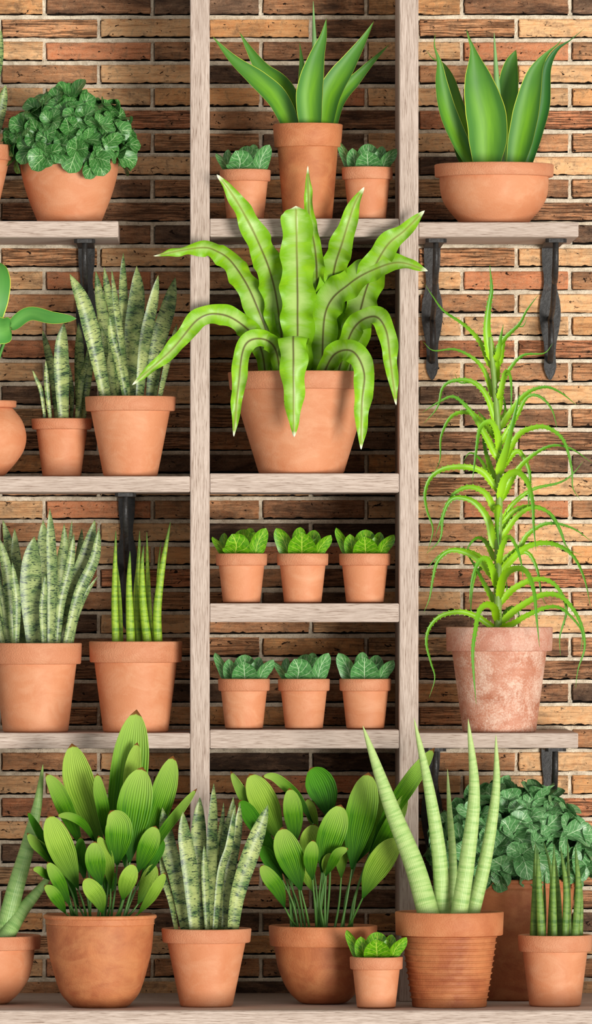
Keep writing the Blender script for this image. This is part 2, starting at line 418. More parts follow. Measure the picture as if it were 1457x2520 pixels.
def tube(pts, rad, n=20, seg=14, arr=None):
    """rad(t) -> radius"""
    cl = catmull(pts, n); V = []; F = []; UV = []
    if arr is not None: V, F, UV = arr
    b0 = len(V); X = None; s = 0
    for i, c in enumerate(cl):
        T = (cl[min(i + 1, n)] - cl[max(i - 1, 0)]).normalized()
        if X is None: X = T.cross(Vector((0, -1, 0.01))) if abs(T.y) < .9 else T.cross(Vector((1, 0, 0)))
        X = (X - T * X.dot(T)).normalized(); Y = X.cross(T)
        if i: s += (c - cl[i - 1]).length
        r = rad(i / n)
        for k in range(seg + 1):
            a = 2 * PI * k / seg
            V.append(c - (X * math.sin(a)  + Y * math.cos(a) * -1) * r * -1)
            UV.append((k / seg, i / n, (k / seg - .5) * .12, s))
    w = seg + 1
    for i in range(n):
        for k in range(seg):
            a = b0 + i * w + k
            F.append((a, a + w, a + w + 1, a + 1))
    return V, F, UV

def box(x0, x1, y0, y1, z0, z1, bev=.002):
    xs = [x0, x0 + bev, x1 - bev, x1]; V = []; F = []
    # bevelled box: eight corners cut into three verts each
    idx = {}
    for i, x in enumerate((x0, x1)):
        for j, y in enumerate((y0, y1)):
            for k, z in enumerate((z0, z1)):
                dx = bev if i == 0 else -bev; dy = bev if j == 0 else -bev; dz = bev if k == 0 else -bev
                for ax, v in enumerate(((x, y + dy, z + dz), (x + dx, y, z + dz), (x + dx, y + dy, z))):
                    idx[(i, j, k, ax)] = len(V); V.append(v)
    g = lambda i, j, k, a: idx[(i, j, k, a)]
    for i in (0, 1): F.append([g(i, 0, 0, 0), g(i, 1, 0, 0), g(i, 1, 1, 0), g(i, 0, 1, 0)][::(-1 if i == 0 else 1)])
    for j in (0, 1): F.append([g(0, j, 0, 1), g(1, j, 0, 1), g(1, j, 1, 1), g(0, j, 1, 1)][::(1 if j == 0 else -1)])
    for k in (0, 1): F.append([g(0, 0, k, 2), g(1, 0, k, 2), g(1, 1, k, 2), g(0, 1, k, 2)][::(-1 if k == 0 else 1)])
    for i in (0, 1):
        for j in (0, 1): F.append([g(i, j, 0, 0), g(i, j, 0, 1), g(i, j, 1, 1), g(i, j, 1, 0)])
        for k in (0, 1): F.append([g(i, 0, k, 0), g(i, 0, k, 2), g(i, 1, k, 2), g(i, 1, k, 0)])
    for j in (0, 1):
        for k in (0, 1): F.append([g(0, j, k, 1), g(0, j, k, 2), g(1, j, k, 2), g(1, j, k, 1)])
    for i in (0, 1):
        for j in (0, 1):
            for k in (0, 1): F.append([g(i, j, k, 0), g(i, j, k, 1), g(i, j, k, 2)])
    return V, F

# ------------------------------------------------------------------ brick wall
def build_wall():
    sc = (D + WALL) / D / 1000
    per = 1028.0; row_h = 56.4
    ev = [0, 244, 510, 766]; od = [110, 376, 643, 902]
    T_ = lin(234, 188, 138); O_ = lin(228, 170, 112); Rr = lin(204, 132, 92); B_ = lin(208, 152, 108); Bd = lin(188, 134, 96); K_ = lin(156, 122, 98)
    tab = [  # ten courses repeat: (tone, soot, rib) for each brick
     [(B_, .15, 1), (T_, .05, .2), (O_, .0, .1), (Bd, .45, .6)],
     [(Rr, .1, .1), (B_, .3, .4), (Bd, .4, .5), (T_, .15, .3)],
     [(B_, .25, .3), (T_, .1, .1), (K_, .6, .4), (K_, .6, .6)],
     [(T_, .25, .1), (O_, .15, .1), (Rr, .1, .2), (T_, .1, .1)],
     [(Rr, .3, .4), (Rr, .1, 1), (B_, .35, .2), (Bd, .5, .8)],
     [(B_, .3, .3), (B_, .2, .8), (K_, .45, .3), (T_, .15, .2)],
     [(K_, .5, .6), (T_, .1, .1), (B_, .25, .3), (T_, .15, .5)],
     [(Bd, .4, .4), (B_, .2, .9), (O_, .25, .3), (T_, .3, .8)],
     [(Bd, .4, 1), (Bd, .3, 1), (B_, .35, .5), (K_, .4, .6)],
     [(Bd, .45, .4), (K_, .5, .3), (B_, .45, .5), (O_, .3, .3)],
    ]
    V = []; F = []; fm = []; tone = []; rib = []
    def add(vs, fs, mi, tn, rb):
        b = len(V); V.extend(vs); F.extend([tuple(b + i for i in f) for f in fs]); fm.extend([mi] * len(fs))
        tone.extend(tn * len(vs)); rib.extend([rb] * len(vs))
    rr = random.Random(3)
    r0, r1 = -9, 44
    for row in range(r0, r1 + 1):
        top = 47 + row * row_h; bot = top + 43.6 
        z1 = (CY - top) * sc; z0 = (CY - bot) * sc; zb = (CY - (top + row_h)) * sc
        js = ev if row % 2 == 0 else od
        lst = []
        for rep in range(-1, 3):
            for q, j in enumerate(js):
                nx = js[q + 1] if q < 3 else js[0] + per
                lst.append((rep * per + j, rep * per + nx, tab[row % 10][q]))
        for a, b, (tn, soot, rb) in lst:
            gap = 5.5
            xa = (a + gap - CX) * sc; xb = (b - gap - CX) * sc
            if xb < -1.45 or xa > 1.95: continue
            nx, nz = 30, 7; vs = []
            dz0 = rr.uniform(-.0015, .0015); dz1 = rr.uniform(-.0015, .0015); yo = rr.uniform(-.003, .003)
            j = rr.uniform(.88, 1.1)
            for k in range(nz + 1):
                for i in range(nx + 1):
                    u = i / nx; v = k / nz
                    # denser rows near the arris
                    uu = u if 0 < i < nx else u
                    x = xa + (xb - xa) * uu; z = z0 + dz0 + (z1 + dz1 - z0 - dz0) * (v if k not in (1, nz - 1) else (.06 if k == 1 else .94))
                    if i == 1: x = xa + .0025
                    if i == nx - 1: x = xb - .0025
                    nn = noise.noise(Vector((x * 30, z * 30, 3.1))); n2 = noise.noise(Vector((x * 110, z * 110, 7.7)))
                    y = WALL + yo + .0016 * nn + .0010 * n2
                    if k in (0, nz) or i in (0, nx):
                        y += .0022
                        sx = n2 * .0018 + nn * .0015
                        if k == 0:
                            z += sx
                            if n2 + nn * .6 < -.42: z += .004; y += .003
                        if k == nz: z -= abs(sx) * .8
                        if i in (0, nx): x += (sx if i == 0 else -sx)
                    vs.append((x, y, z))
            W = nx + 1; fs = []
            for k in range(nz):
                for i in range(nx):
                    q = k * W + i; fs.append((q, q + 1, q + W + 1, q + W))
            # returns going back into the joint
            border = [i for i in range(nx + 1)] + [k * W + nx for k in range(1, nz + 1)] + [nz * W + i for i in range(nx - 1, -1, -1)] + [k * W for k in range(nz - 1, 0, -1)]
            bb = len(vs)
            for q in border: vs.append((vs[q][0], WALL + .028, vs[q][2]))
            nb = len(border)
            for q in range(nb): fs.append((border[q], bb + q, bb + (q + 1) % nb, border[(q + 1) % nb]))
            add(vs, fs, 0, [tn[0] * j, tn[1] * j, tn[2] * j, soot], rb)
            # head joint mortar, set back
            xj = xa - (gap * 2) * sc
            vs = []; fs = []; n2_ = 3; nk = 8
            for k in range(nk + 1):
                for i in range(n2_ + 1):
                    x = xj - .001 + (xa + .001 - xj) * i / n2_; z = z0 - .004 + (z1 + .004 - z0 + .004) * k / nk
                    y = WALL + .006 + .004 * noise.noise(Vector((x * 140, z * 140, 1))) + (.010 if i == n2_ else 0)
                    vs.append((x, y, z))
            for k in range(nk):
                for i in range(n2_):
                    q = k * (n2_ + 1) + i; fs.append((q, q + 1, q + n2_ + 2, q + n2_ + 1))
            add(vs, fs, 1, [.5, .5, .5, 0], 0)
        # bed joint mortar: flush over the lower brick, an open crevice under the upper one
        zl = zb; zu = z0; nx = 420; vs = []; fs = []
        for i in range(nx + 1):
            x = -1.45 + 3.4 * i / nx
            a = noise.noise(Vector((x * 45, row * 3.3, 0))); b = noise.noise(Vector((x * 13, row * 5.1, 4)))
            h = zl + (zu - zl) * min(.97, .79 + .10 * a + .16 * b)
            f = .0035 + .002 * a
            for (z, y) in ((zl - .003, WALL + .007), (zl + .001, WALL + f), (zl + (h - zl) * .55, WALL + f - .0008 + .001 * b), (h - .0006, WALL + f + .0006), (h + .0004, WALL + .022), (zu + .004, WALL + .026)):
                vs.append((x, y, z))
        for i in range(nx):
            for k in range(5):
                q = i * 6 + k; fs.append((q, q + 6, q + 7, q + 1))
        nb_ = len(fm); add(vs, fs, 1, [.5, .5, .5, 0], 0)
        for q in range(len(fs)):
            if q % 5 >= 3: fm[nb_ + q] = 2  # deep faces of the crevice take the near-black joint colour
    bz0 = (CY - (47 + (r1 + 1) * row_h)) * sc; bz1 = (CY - (47 + r0 * row_h)) * sc
    bv, bf = box(-1.46, 1.96, WALL + .026, WALL + .12, bz0, bz1, .001)
    add(bv, bf, 1, [.5, .5, .5, 0], 0)
    o = mesh_obj('wall_back', V, F, None, mats=[M['brick'], M['mortar'], M['dark_gap']], fm=fm, smooth=False,
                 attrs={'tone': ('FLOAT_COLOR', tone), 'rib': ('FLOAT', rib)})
    o['kind'] = 'structure'
    return o
build_wall()

# ------------------------------------------------------------------ shelving
def board(name, px0, px1, py0, py1, y0, y1, mat, parent=None, bev=.0022):
    a = P(px0, py1, 0); b = P(px1, py0, 0)
    V, F = box(a.x, b.x, y0, y1, a.z, b.z, bev)
    return mesh_obj(name, V, F, mat, parent, origin=None if parent else ((a.x + b.x) / 2, (y0 + y1) / 2, a.z), smooth=False)

SD = WALL - .004
unit = thing('shelving_unit', 'tall grey wooden shelving unit, two uprights joined by four short shelves', 'shelving unit', (P(750, 0).x, SD / 2, DECK_Z))
zt = P(0, -330).z
for a, b in ((468, 516), (983, 1030)):
    V, F = box(P(a, 0).x, P(b, 0).x, 0, SD, DECK_Z, zt, .0022)
    mesh_obj('upright_post', V, F, M['wood_z'], unit, smooth=False)
for t_, b_ in ((538, 583), (1165, 1212), (1485, 1531), (1796, 1842)):
    board('shelf_board', 516.3, 982, t_, b_, -.001, SD, M['wood_x'], unit)
tag(board('bracket_shelf', -520, 291, 544, 584, 0, SD, M['wood_x']), 'grey wooden shelf under the round bowl of dark leafy greens, ending short of the post', 'shelf', 'wall shelves on iron brackets')
tag(board('bracket_shelf', -520, 467.6, 1172, 1211, 0, SD, M['wood_x']), 'grey wooden shelf carrying the urn pot and two snake plants left of the post', 'shelf', 'wall shelves on iron brackets')
tag(board('bracket_shelf', -520, 467.6, 1804, 1842, 0, SD, M['wood_x']), 'grey wooden shelf under the mottled snake plant and the slim green spears', 'shelf', 'wall shelves on iron brackets')
tag(board('bracket_shelf', 1030.4, 1424, 547, 583, 0, SD, M['wood_x']), 'grey wooden shelf holding the wide shallow agave bowl', 'shelf', 'wall shelves on iron brackets')
tag(board('bracket_shelf', 1030.4, 1423, 1804, 1841, 0, SD, M['wood_x']), 'grey wooden shelf under the chalky aloe pot', 'shelf', 'wall shelves on iron brackets')
V, F = box(-1.3, 1.8, -.44, WALL - .002, DECK_Z - .075, DECK_Z, .003)
tag(mesh_obj('bottom_ledge', V, F, M['wood_x'], origin=(.25, 0, DECK_Z - .075), smooth=False), 'deep grey wooden ledge along the bottom carrying the front row of pots', 'ledge')

# ------------------------------------------------------------------ iron brackets
def poly_prism(outline, conv):
    V = [conv(p, 0) for p in outline] + [conv(p, 1) for p in outline]; n = len(outline)
    F = [tuple(range(n))[::-1], tuple(range(n, 2 * n))] + [(i, (i + 1) % n, n + (i + 1) % n, n + i) for i in range(n)]
    return V, F
def bar(path, w, th, taper=None):
    """flat-iron bar following a (y, z) path, w wide in x"""
    cl = catmull([(0, a, b) for a, b in path], 40); V = []; F = []
    for i, c in enumerate(cl):
        T = (cl[min(i + 1, 40)] - cl[max(i - 1, 0)]).normalized(); Nn = Vector((0, -T.z, T.y))
        k = taper(i / 40) if taper else 1
        ww = w * k / 2; hh = th * (.5 + .5 * k) / 2; e = .35
        for sx, sn in ((-1, -e), (-1, e), (-e, 1), (e, 1), (1, e), (1, -e), (e, -1), (-e, -1)):
            V.append(c + Vector((sx * ww, 0, 0)) + Nn * (sn * hh))
    for i in range(40):
        for k in range(8):
            a = i * 8 + k; b = i * 8 + (k + 1) % 8
            F.append((a, b, b + 8, a + 8))
    F.append(tuple(range(8))[::-1]); F.append(tuple(40 * 8 + k for k in range(8)))
    return V, F
def make_bracket(label):
    t = thing('shelf_bracket', label, 'bracket', (0, 0, 0), 'black iron shelf brackets')
    hw = [(0, .0205), (.03, .021), (.055, .0195), (.075, .0165), (.095, .0155), (.115, .018), (.14, .0245), (.165, .0268), (.19, .0262), (.215, .0225), (.245, .016), (.275, .0138), (.295, .0148), (.308, .016), (.325, .0115), (.338, .0042), (.3405, .001)]
    out = [(w, -z) for z, w in hw] + [(-w, -z) for z, w in reversed(hw)]
    V, F = poly_prism(out, lambda p, s: (p[0], WALL - .002 - (0 if s else .008), p[1]))
    mesh_obj('wall_plate', V, F, M['iron'], t, smooth=False)
    yf = .085
    out = [(-.0205, WALL - .002), (-.0205, yf + .04), (-.026, yf + .032), (-.026, yf + .008), (-.018, yf), (.018, yf), (.026, yf + .008), (.026, yf + .032), (.0205, yf + .04), (.0205, WALL - .002)]
    V, F = poly_prism(out, lambda p, s: (p[0], p[1], -.0005 if s else -.0095))
    mesh_obj('top_plate', V, F, M['iron'], t, smooth=False)
    V, F = bar([(yf + .02, -.008), (yf + .012, -.05), (yf + .04, -.09), (yf + .09, -.105), (yf + .11, -.085), (yf + .09, -.068)], .013, .011)
    mesh_obj('front_scroll', V, F, M['iron'], t)
    V, F = bar([(yf + .05, -.008), (yf + .10, -.09), (yf + .20, -.16), (WALL - .06, -.185), (WALL - .012, -.19)], .0125, .011)
    mesh_obj('scroll_arm', V, F, M['iron'], t)
    V, F = bar([(WALL - .012, -.185), (WALL - .06, -.205), (WALL - .075, -.245), (WALL - .045, -.28), (WALL - .012, -.295)], .0145, .011)
    mesh_obj('lower_scroll', V, F, M['iron'], t)
    return t
br0 = make_bracket('black iron bracket under the upper right shelf, nearer the post')
def place_bracket(px_front, py, label=None):
    o = br0
    if label:
        o = br0.copy(); C.objects.link(o); o['label'] = label
        for ch in list(br0.children):
            c = ch.copy(); C.objects.link(c); c.parent = o
    p = P(px_front, py, 0); o.location = (p.x, 0, p.z - .0005)
    return o
place_bracket(1372.5, 583, 'black iron bracket under the upper right shelf, near its free end')
place_bracket(1371.5, 1841, 'black iron bracket under the aloe shelf, behind the grey-green bush')
place_bracket(1075, 1841, 'black iron bracket under the aloe shelf, close beside the post')
place_bracket(207, 584, 'black iron bracket behind the snake plant under the shelf with the leafy bowl')
place_bracket(308, 1211, 'black iron bracket behind the slim green spears')
place_bracket(1076, 583)

# ------------------------------------------------------------------ pots
def make_pot(root, cx, yc, zbase, body, rim, mat='terra', wall=.008, soil_py=None, ridges=None, neck=None, wob=.0):
    """body: [(half_width_px, py)] top->bottom;  rim: (half_top, half_bottom, py_top, py_bottom, style)"""
    s = (D + yc) / D / 1000
    zz = lambda py: P(0, py, yc).z
    c = (P(cx, 0, yc).x, yc)
    pr = [(hw * s, zz(py)) for hw, py in body]
    pr[-1] = (pr[-1][0], zbase)
    # densify with a smooth curve
    cl = catmull([(r, 0, z) for r, z in pr], 34) if len(pr) > 2 else [Vector((pr[0][0], 0, pr[0][1])).lerp(Vector((pr[1][0], 0, pr[1][1])), i / 34) for i in range(35)]
    outer = [(v.x, max(v.z, zbase)) for v in cl]
    if ridges:
        n = 220
        cl = catmull([(r, 0, z) for r, z in pr], n) if len(pr) > 2 else [Vector((pr[0][0], 0, pr[0][1])).lerp(Vector((pr[1][0], 0, pr[1][1])), i / n) for i in range(n + 1)]
        outer = []
        for v in cl:
            f = ridges(v.z)
            outer.append((v.x + f, max(v.z, zbase)))
    rb = outer[-1][0]
    outer[-1] = (rb - .0035, zbase); outer.insert(-1, (rb + .0000, zbase + .0035))
    ztop = zz(rim[2])
    soil_z = ztop - .010 if soil_py is None else zz(soil_py)
    inner_r = rim[0] * s - wall
    # body is a closed solid: base - outer wall - hidden top - inner wall
    top_r = outer[0][0]
    prof = [(0.0005, zbase)] + outer[::-1] + [(top_r - wall * .4, outer[0][1] + .001), (max(top_r - wall, .01), outer[0][1] - .002), (max(top_r - wall, .01) * .96, soil_z - .03), (.0005, soil_z - .032)]
    V, F = lathe(prof, c, wob=wob)
    pot = mesh_obj('pot', V, F, M[mat], root)
    r0, r1, zt_, zb_ = rim[0] * s, rim[1] * s, zz(rim[2]), zz(rim[3]); b = .0022
    ri = r0 - wall - .001
    if rim[4] == 'band':
        rp = [(top_r - wall * .6, zb_ - .0005), (r1 - b, zb_), (r1, zb_ + b), (r0, zt_ - b), (r0 - b * .6, zt_ - b * .3), (r0 - b * 1.4, zt_), (ri + b, zt_), (ri, zt_ - b), (min(ri - .001, top_r - wall * .8), zb_ + .001), (top_r - wall * .6, zb_ - .0005)]
    elif rim[4] == 'roll':
        h = zt_ - zb_; rp = [(top_r - wall * .7, zb_ - .001), (r1, zb_), (r1 + .001, zb_ + h * .12), (r1 - .0012, zb_ + h * .22), (r1 + .0014, zb_ + h * .32), (r1 - .001, zb_ + h * .42), (r0 - .004, zb_ + h * .5)]
        for k in range(9):
            a = -PI / 2 + PI * k / 8; rp.append((r0 - h * .22 + h * .22 * math.cos(a), zt_ - h * .22 + h * .22 * math.sin(a)))
        rp += [(ri, zt_ - .002), (top_r - wall, zb_ + .001), (top_r - wall * .7, zb_ - .001)]
    V, F = lathe(rp, c)
    mesh_obj('rim', V, F, M[mat + '_rim'], pot)
    # soil
    sv = []; sf = []; rings = 10; seg = 48
    for i in range(rings + 1):
        r = (max(min(ri, top_r - wall * .5) - .0015, .01)) * i / rings
        for k in range(seg):
            a = 2 * PI * k / seg; x = c[0] + r * math.cos(a); y = c[1] + r * math.sin(a)
            sv.append((x, y, soil_z + .003 * noise.noise(Vector((x * 60, y * 60, 0))) + .0015 * noise.noise(Vector((x * 200, y * 200, 5)))))
    for i in range(rings):
        for k in range(seg):
            k2 = (k + 1) % seg; sf.append((i * seg + k, i * seg + k2, (i + 1) * seg + k2, (i + 1) * seg + k))
    nb = len(sv)
    sv.append((c[0], c[1], soil_z - .02))
    for k in range(seg):
        sf.append((rings * seg + (k + 1) % seg, rings * seg + k, nb))
    mesh_obj('soil', sv, sf, M['soil'], root)
    return dict(c=c, zsoil=soil_z, s=s, r=ri, ztop=ztop, cx=cx, yc=yc)

def parse(st, fr, yc, d0, d1):
    x0, y0, sc = fr; toks = st.split(); n = len(toks); out = []
    for i, tk in enumerate(toks):
        a = [float(v) for v in tk.split(',')]
        t = i / (n - 1)
        d = a[2] / 1000 if len(a) > 2 else d0 + (d1 - d0) * math.sin(PI / 2 * min(1, t * 1.15))
        out.append(P(x0 + a[0] / sc, y0 + a[1] / sc, min(yc + d, WALL - .03)))
    return out

def seat(pts, pot, keep=False):
    """add a root point in the soil under the first point"""
    p = pts[0]; c = Vector((pot['c'][0], pot['c'][1], 0)); h = Vector((p.x, p.y, 0)) - c
    rmax = pot['r'] * .86
    if h.length > rmax: h = h * (rmax / h.length)
    q = Vector((c.x + h.x, c.y + h.y, pot['zsoil'] - .004))
    if p.z - q.z < .004:
        return [q] + pts[1:]
    return [q] + pts[(1 if p.z - q.z < .03 and len(pts) > 2 else 0):]

FR4 = (0, 580, 2.802); FR7 = (0, 1180, 2.802); FR3b = (380, 1800, 2.1426); FR2b = (0, 1720, 2.914); FR4b = (860, 1740, 2.4405)
FR5 = (320, 380, 1.969); FRA1 = (450, 0, 2.428); FRA2 = (960, 0, 2.9316); FR6 = (990, 560, 3.12); FR9 = (990, 1150, 3.12); PX = (0, 0, 1)

def blades(root, pot, fr, leaves, mat='snake', prof='snake', **kw):
    for i, lf in enumerate(leaves):
        st, w, d0, d1 = lf[:4]; ex = dict(kw); ex.update(lf[4] if len(lf) > 4 else {})
        mm = ex.pop('mat', mat); pf = ex.pop('prof', prof)
        pts = seat(parse(st, fr, pot['yc'], d0, d1), pot)
        rl = ex.pop('roll', R.uniform(-.35, .35))
        V, F, UV, _ = ribbon(pts, w / fr[2] / 1000, pf, roll=rl, seed=i, **ex)
        mesh_obj('leaf', V, F, M[mm], root, uvs=UV)

def spears(root, pot, fr, leaves, mat):
    for i, (st, w, d0, d1) in enumerate(leaves):
        pts = seat(parse(st, fr, pot['yc'], d0, d1), pot); r = w / fr[2] / 2000
        V, F, UV = tube(pts, lambda t: r * (1 - .12 * t) * max(1 - t ** 2.2, 0.0) ** .75 + .0004, 34, 22)
        mesh_obj('leaf', V, F, M[mat], root, uvs=UV)

def base_z(py): return P(0, py, 0).z
def plant_thing(name, label, cx, yc, zb, group=None):
    x = P(cx, 0, yc).x
    return thing(name, label, 'potted plant', (x, yc, zb), group)

# ---- snake plants
SN = 'potted snake plants'
r = plant_thing('potted_snake_plant', 'snake plant in a plain pot cut off by the left edge, beside the leafy bowl', -75, .13, base_z(544), SN)
pot = make_pot(r, -75, .13, base_z(544), [(98, 395), (62, 544)], (109, 105, 358, 396, 'band'))
blades(r, pot, PX, [("-60,365 -35,260 -10,160 3,72", 36, -.03, -.05), ("-30,365 -8,310 14,208", 30, .0, .03), ("-80,365 -85,200 -80,90", 40, 0, .0), ("-110,365 -125,220 -150,100", 38, .02, .03), ("-95,365 -100,260 -112,180", 30, -.04, -.06)], m=6, thick=.005, cup=.25)
r = plant_thing('potted_snake_plant', 'small snake plant half hidden behind the bigger snake plant pot', 152, .20, base_z(1172), SN)
pot = make_pot(r, 152, .20, base_z(1172), [(63, 1056), (47, 1172)], (75, 73, 1030, 1057, 'band'))
blades(r, pot, FR4, [("315,1255 285,1080 250,990 222,922", 32, -.02, -.04), ("350,1255 325,1080 318,960 315,860", 40, -.03, -.04), ("400,1255 370,1000 330,800 293,650", 62, .02, .04),
 ("490,1255 495,1100 480,950 470,860", 36, .03, .04), ("440,1255 425,950 425,750 440,598", 112, -.03, -.05, dict(roll=.0)), ("545,1255 545,850 545,700 540,600", 76, .03, .05),
 ("525,1255 560,1000 595,870 602,780", 46, -.01, -.01), ("570,1255 600,1050 620,900 632,790", 52, .02, .03)], m=8, thick=.005, cup=.25)
r = plant_thing('potted_snake_plant', 'tall snake plant with many mottled blades beside the post, arching frond tip in front', 321, .10, base_z(1172), SN)
pot = make_pot(r, 321, .10, base_z(1172), [(98, 1010), (66, 1172)], (112, 110, 976, 1012, 'band'))
blades(r, pot, FR4, [("870,1105 855,500 850,300 850,115", 72, .05, .08), ("830,1105 790,600 740,380 718,212", 78, .06, .09), ("785,1105 730,700 690,450 660,240", 86, .04, .06), ("1040,1105 1090,750 1160,500 1210,285", 122, .04, .06),
 ("900,1105 925,700 950,400 943,208", 142, .03, .05), ("960,1105 1000,750 1060,450 1092,270", 90, -.02, -.03, dict(roll=.2)), ("735,1105 640,700 570,450 480,262", 122, -.02, -.05), ("895,1105 850,800 800,450 770,230", 52, -.04, -.05),
 ("870,1105 810,850 770,700 755,548", 66, -.05, -.06), ("1095,1105 1150,900 1190,750 1220,605", 50, .0, .02), ("700,1105 705,900 720,780 700,620", 60, .0, .02)], m=8, thick=.006, cup=.28)
r = plant_thing('potted_snake_plant', 'dense pale snake plant on the shelf beside the slim green spears', 87.5, .13, base_z(1804), SN)
pot = make_pot(r, 87.5, .13, base_z(1804), [(101, 1632), (80, 1804)], (114, 112, 1582, 1634, 'band'))
blades(r, pot, FR7, [("60,1120 20,900 -20,700 -60,500", 60, .0, .0), ("100,1120 60,750 30,550 -8,400", 86, .0, -.01), ("120,1120 100,700 60,450 18,275", 88, .05, .08), ("160,1120 130,700 110,500 100,335", 84, .03, .04),
 ("110,1120 115,850 95,680 85,570", 62, -.05, -.06), ("290,1100 310,600 300,400 298,278", 124, .05, .07), ("235,1125 215,800 220,550 237,392", 160, -.02, -.04, dict(roll=.1)), ("305,1125 295,900 305,780 312,658", 56, -.06, -.06),
 ("350,1125 362,700 352,400 343,197", 78, -.05, -.05, dict(roll=.1)), ("400,1100 420,600 440,450 442,303", 84, .04, .06), ("440,1100 470,600 485,400 497,278", 50, .06, .09), ("390,1120 420,850 480,600 510,370", 68, -.02, -.03),
 ("430,1120 520,800 550,550 565,335", 78, .05, .07), ("430,1125 500,800 600,500 655,275", 112, .02, .02), ("450,1120 540,800 650,550 684,330", 84, -.02, -.01), ("490,1125 530,950 600,780 675,665", 36, -.01, -.01), ("470,1120 520,950 570,820 582,720", 44, .03, .04),
 ("20,1120 -40,800 -80,600 -110,420", 90, .0, .0), ("-20,1120 -110,850 -180,650 -230,500", 80, .0, .0), ("30,1120 -20,700 -60,450 -80,250", 80, .05, .06)], mat='snake_pale', m=8, thick=.006, cup=.25)
r = plant_thing('potted_snake_plant', 'snake plant on the bottom ledge in front of the foot of the left upright', 508, -.235, DECK_Z, SN)
pot = make_pot(r, 508, -.235, DECK_Z, [(97, 2317), (64, 2480)], (111, 108, 2284, 2319, 'band'), soil_py=2291)
blades(r, pot, FR3b, [("330,1040 345,600 360,450 365,372", 38, .05, .08), ("350,1040 380,600 405,450 417,343", 68, .05, .07), ("250,1040 235,600 235,450 240,345", 92, .05, .07), ("300,1040 305,600 312,400 313,272", 62, .02, .03),
 ("370,1038 400,750 440,520 452,375", 60, .0, .0), ("170,1040 120,780 70,600 42,400", 96, .0, -.01), ("120,1035 90,900 55,780 30,645", 38, .0, .0), ("215,1042 190,750 160,550 150,420", 88, -.05, -.07, dict(roll=.1)), 
 ("280,1040 270,850 262,600", 42, -.03, -.03), ("318,1040 350,750 395,600 428,385", 42, -.05, -.05), ("410,1038 440,850 520,600 600,385", 98, -.02, -.05)], m=8, thick=.006, cup=.25)

# ---- spear-leaved plants
SP = 'potted spear plants'
r = plant_thing('potted_spear_plant', 'slim green round spears in a pot on the third left shelf', 334, .13, base_z(1804), SP)
pot = make_pot(r, 334, .13, base_z(1804), [(102, 1628), (80, 1804)], (115, 113, 1578, 1630, 'band'))
spears(r, pot, FR7, [("800,1115 790,800 799,352", 52, -.03, -.03), ("835,1115 825,800 805,560", 32, .01, .03), ("903,1115 890,750 896,493", 60, -.05, -.05), ("940,1110 935,800 950,600 963,355", 38, .04, .05),
 ("960,1110 945,750 968,410", 42, .0, .01), ("1020,1115 985,850 980,600 990,455", 62, -.03, -.03), ("1035,1110 1020,700 1012,362", 44, .03, .03), ("1090,1115 1085,900 1120,600 1175,293", 62, -.02, -.04), ("1075,1110 1090,650 1110,428", 28, .04, .05)], 'spear')
r = plant_thing('potted_spear_plant', 'thick banded green spears in a shallow bowl cut off at the lower left corner', -40, -.11, DECK_Z, SP)
pot = make_pot(r, -40, -.11, DECK_Z, [(125, 2333), (122, 2365), (110, 2410), (86, 2445), (58, 2474)], (141, 139, 2301, 2335, 'band'), soil_py=2309)
spears(r, pot, FR2b, [("20,1690 100,1400 200,1050 270,750 308,470", 132, -.03, -.05), ("30,1715 150,1530 280,1370 390,1225", 112, -.06, -.02), ("-100,1700 -120,1400 -160,1100 -170,800", 125, .0, .0), ("-180,1700 -300,1350 -400,1100", 110, .0, .0)], 'spear_mid')
r = plant_thing('potted_spear_plant', 'five huge pale green spears in the ribbed brown pot', 1106, -.248, DECK_Z, SP)
def rdg(z):
    k = (z - (DECK_Z + .012)) / .0147
    if k < 0 or k > 11.4: return 0
    f = k - math.floor(k)
    return .0030 * min(1, max(0, 1 - abs(f - .78) / .2) * 1.8) - .0012
pot = make_pot(r, 1106, -.248, DECK_Z, [(117, 2298), (112, 2340), (91, 2482)], (134, 132, 2243, 2301, 'band'), 'brown', soil_py=2252, ridges=rdg)
spears(r, pot, FR4b, [("480,1238 390,950 250,600 80,112", 128, -.05, -.02), ("625,1235 620,900 600,600 589,372", 54, .03, .04), ("560,1238 540,900 480,500 388,68", 96, -.01, -.04), ("655,1238 710,900 750,500 713,72", 100, -.06, -.08), ("735,1238 820,900 880,500 880,168", 84, -.01, -.02)], 'spear_pale')
r = plant_thing('potted_spear_plant', 'small cluster of thin dark green spears at the lower right corner', 1366, -.216, DECK_Z, SP)
pot = make_pot(r, 1366, -.216, DECK_Z, [(80, 2339), (63, 2479)], (91.5, 90, 2300, 2341, 'band'), soil_py=2306)
spears(r, pot, FR4b, [("1170,1365 1172,1200 1170,995", 22, .03, .03), ("1105,1367 1115,1100 1117,815", 44, .0, .0), ("1155,1370 1140,1100 1130,850", 50, -.03, -.03), ("1205,1367 1216,1050 1200,930 1168,812", 34, .0, .0), ("1230,1370 1225,1100 1230,820", 38, -.035, -.03),
 ("1262,1365 1256,1150 1240,950 1232,880", 36, .02, .02), ("1295,1368 1302,1100 1268,838", 44, -.02, -.02), ("1320,1360 1315,1000 1310,795", 28, .03, .03), ("1355,1370 1375,1100 1357,835", 48, -.03, -.02), ("1385,1360 1388,1100 1355,930", 34, .02, .02)], 'spear_dark')

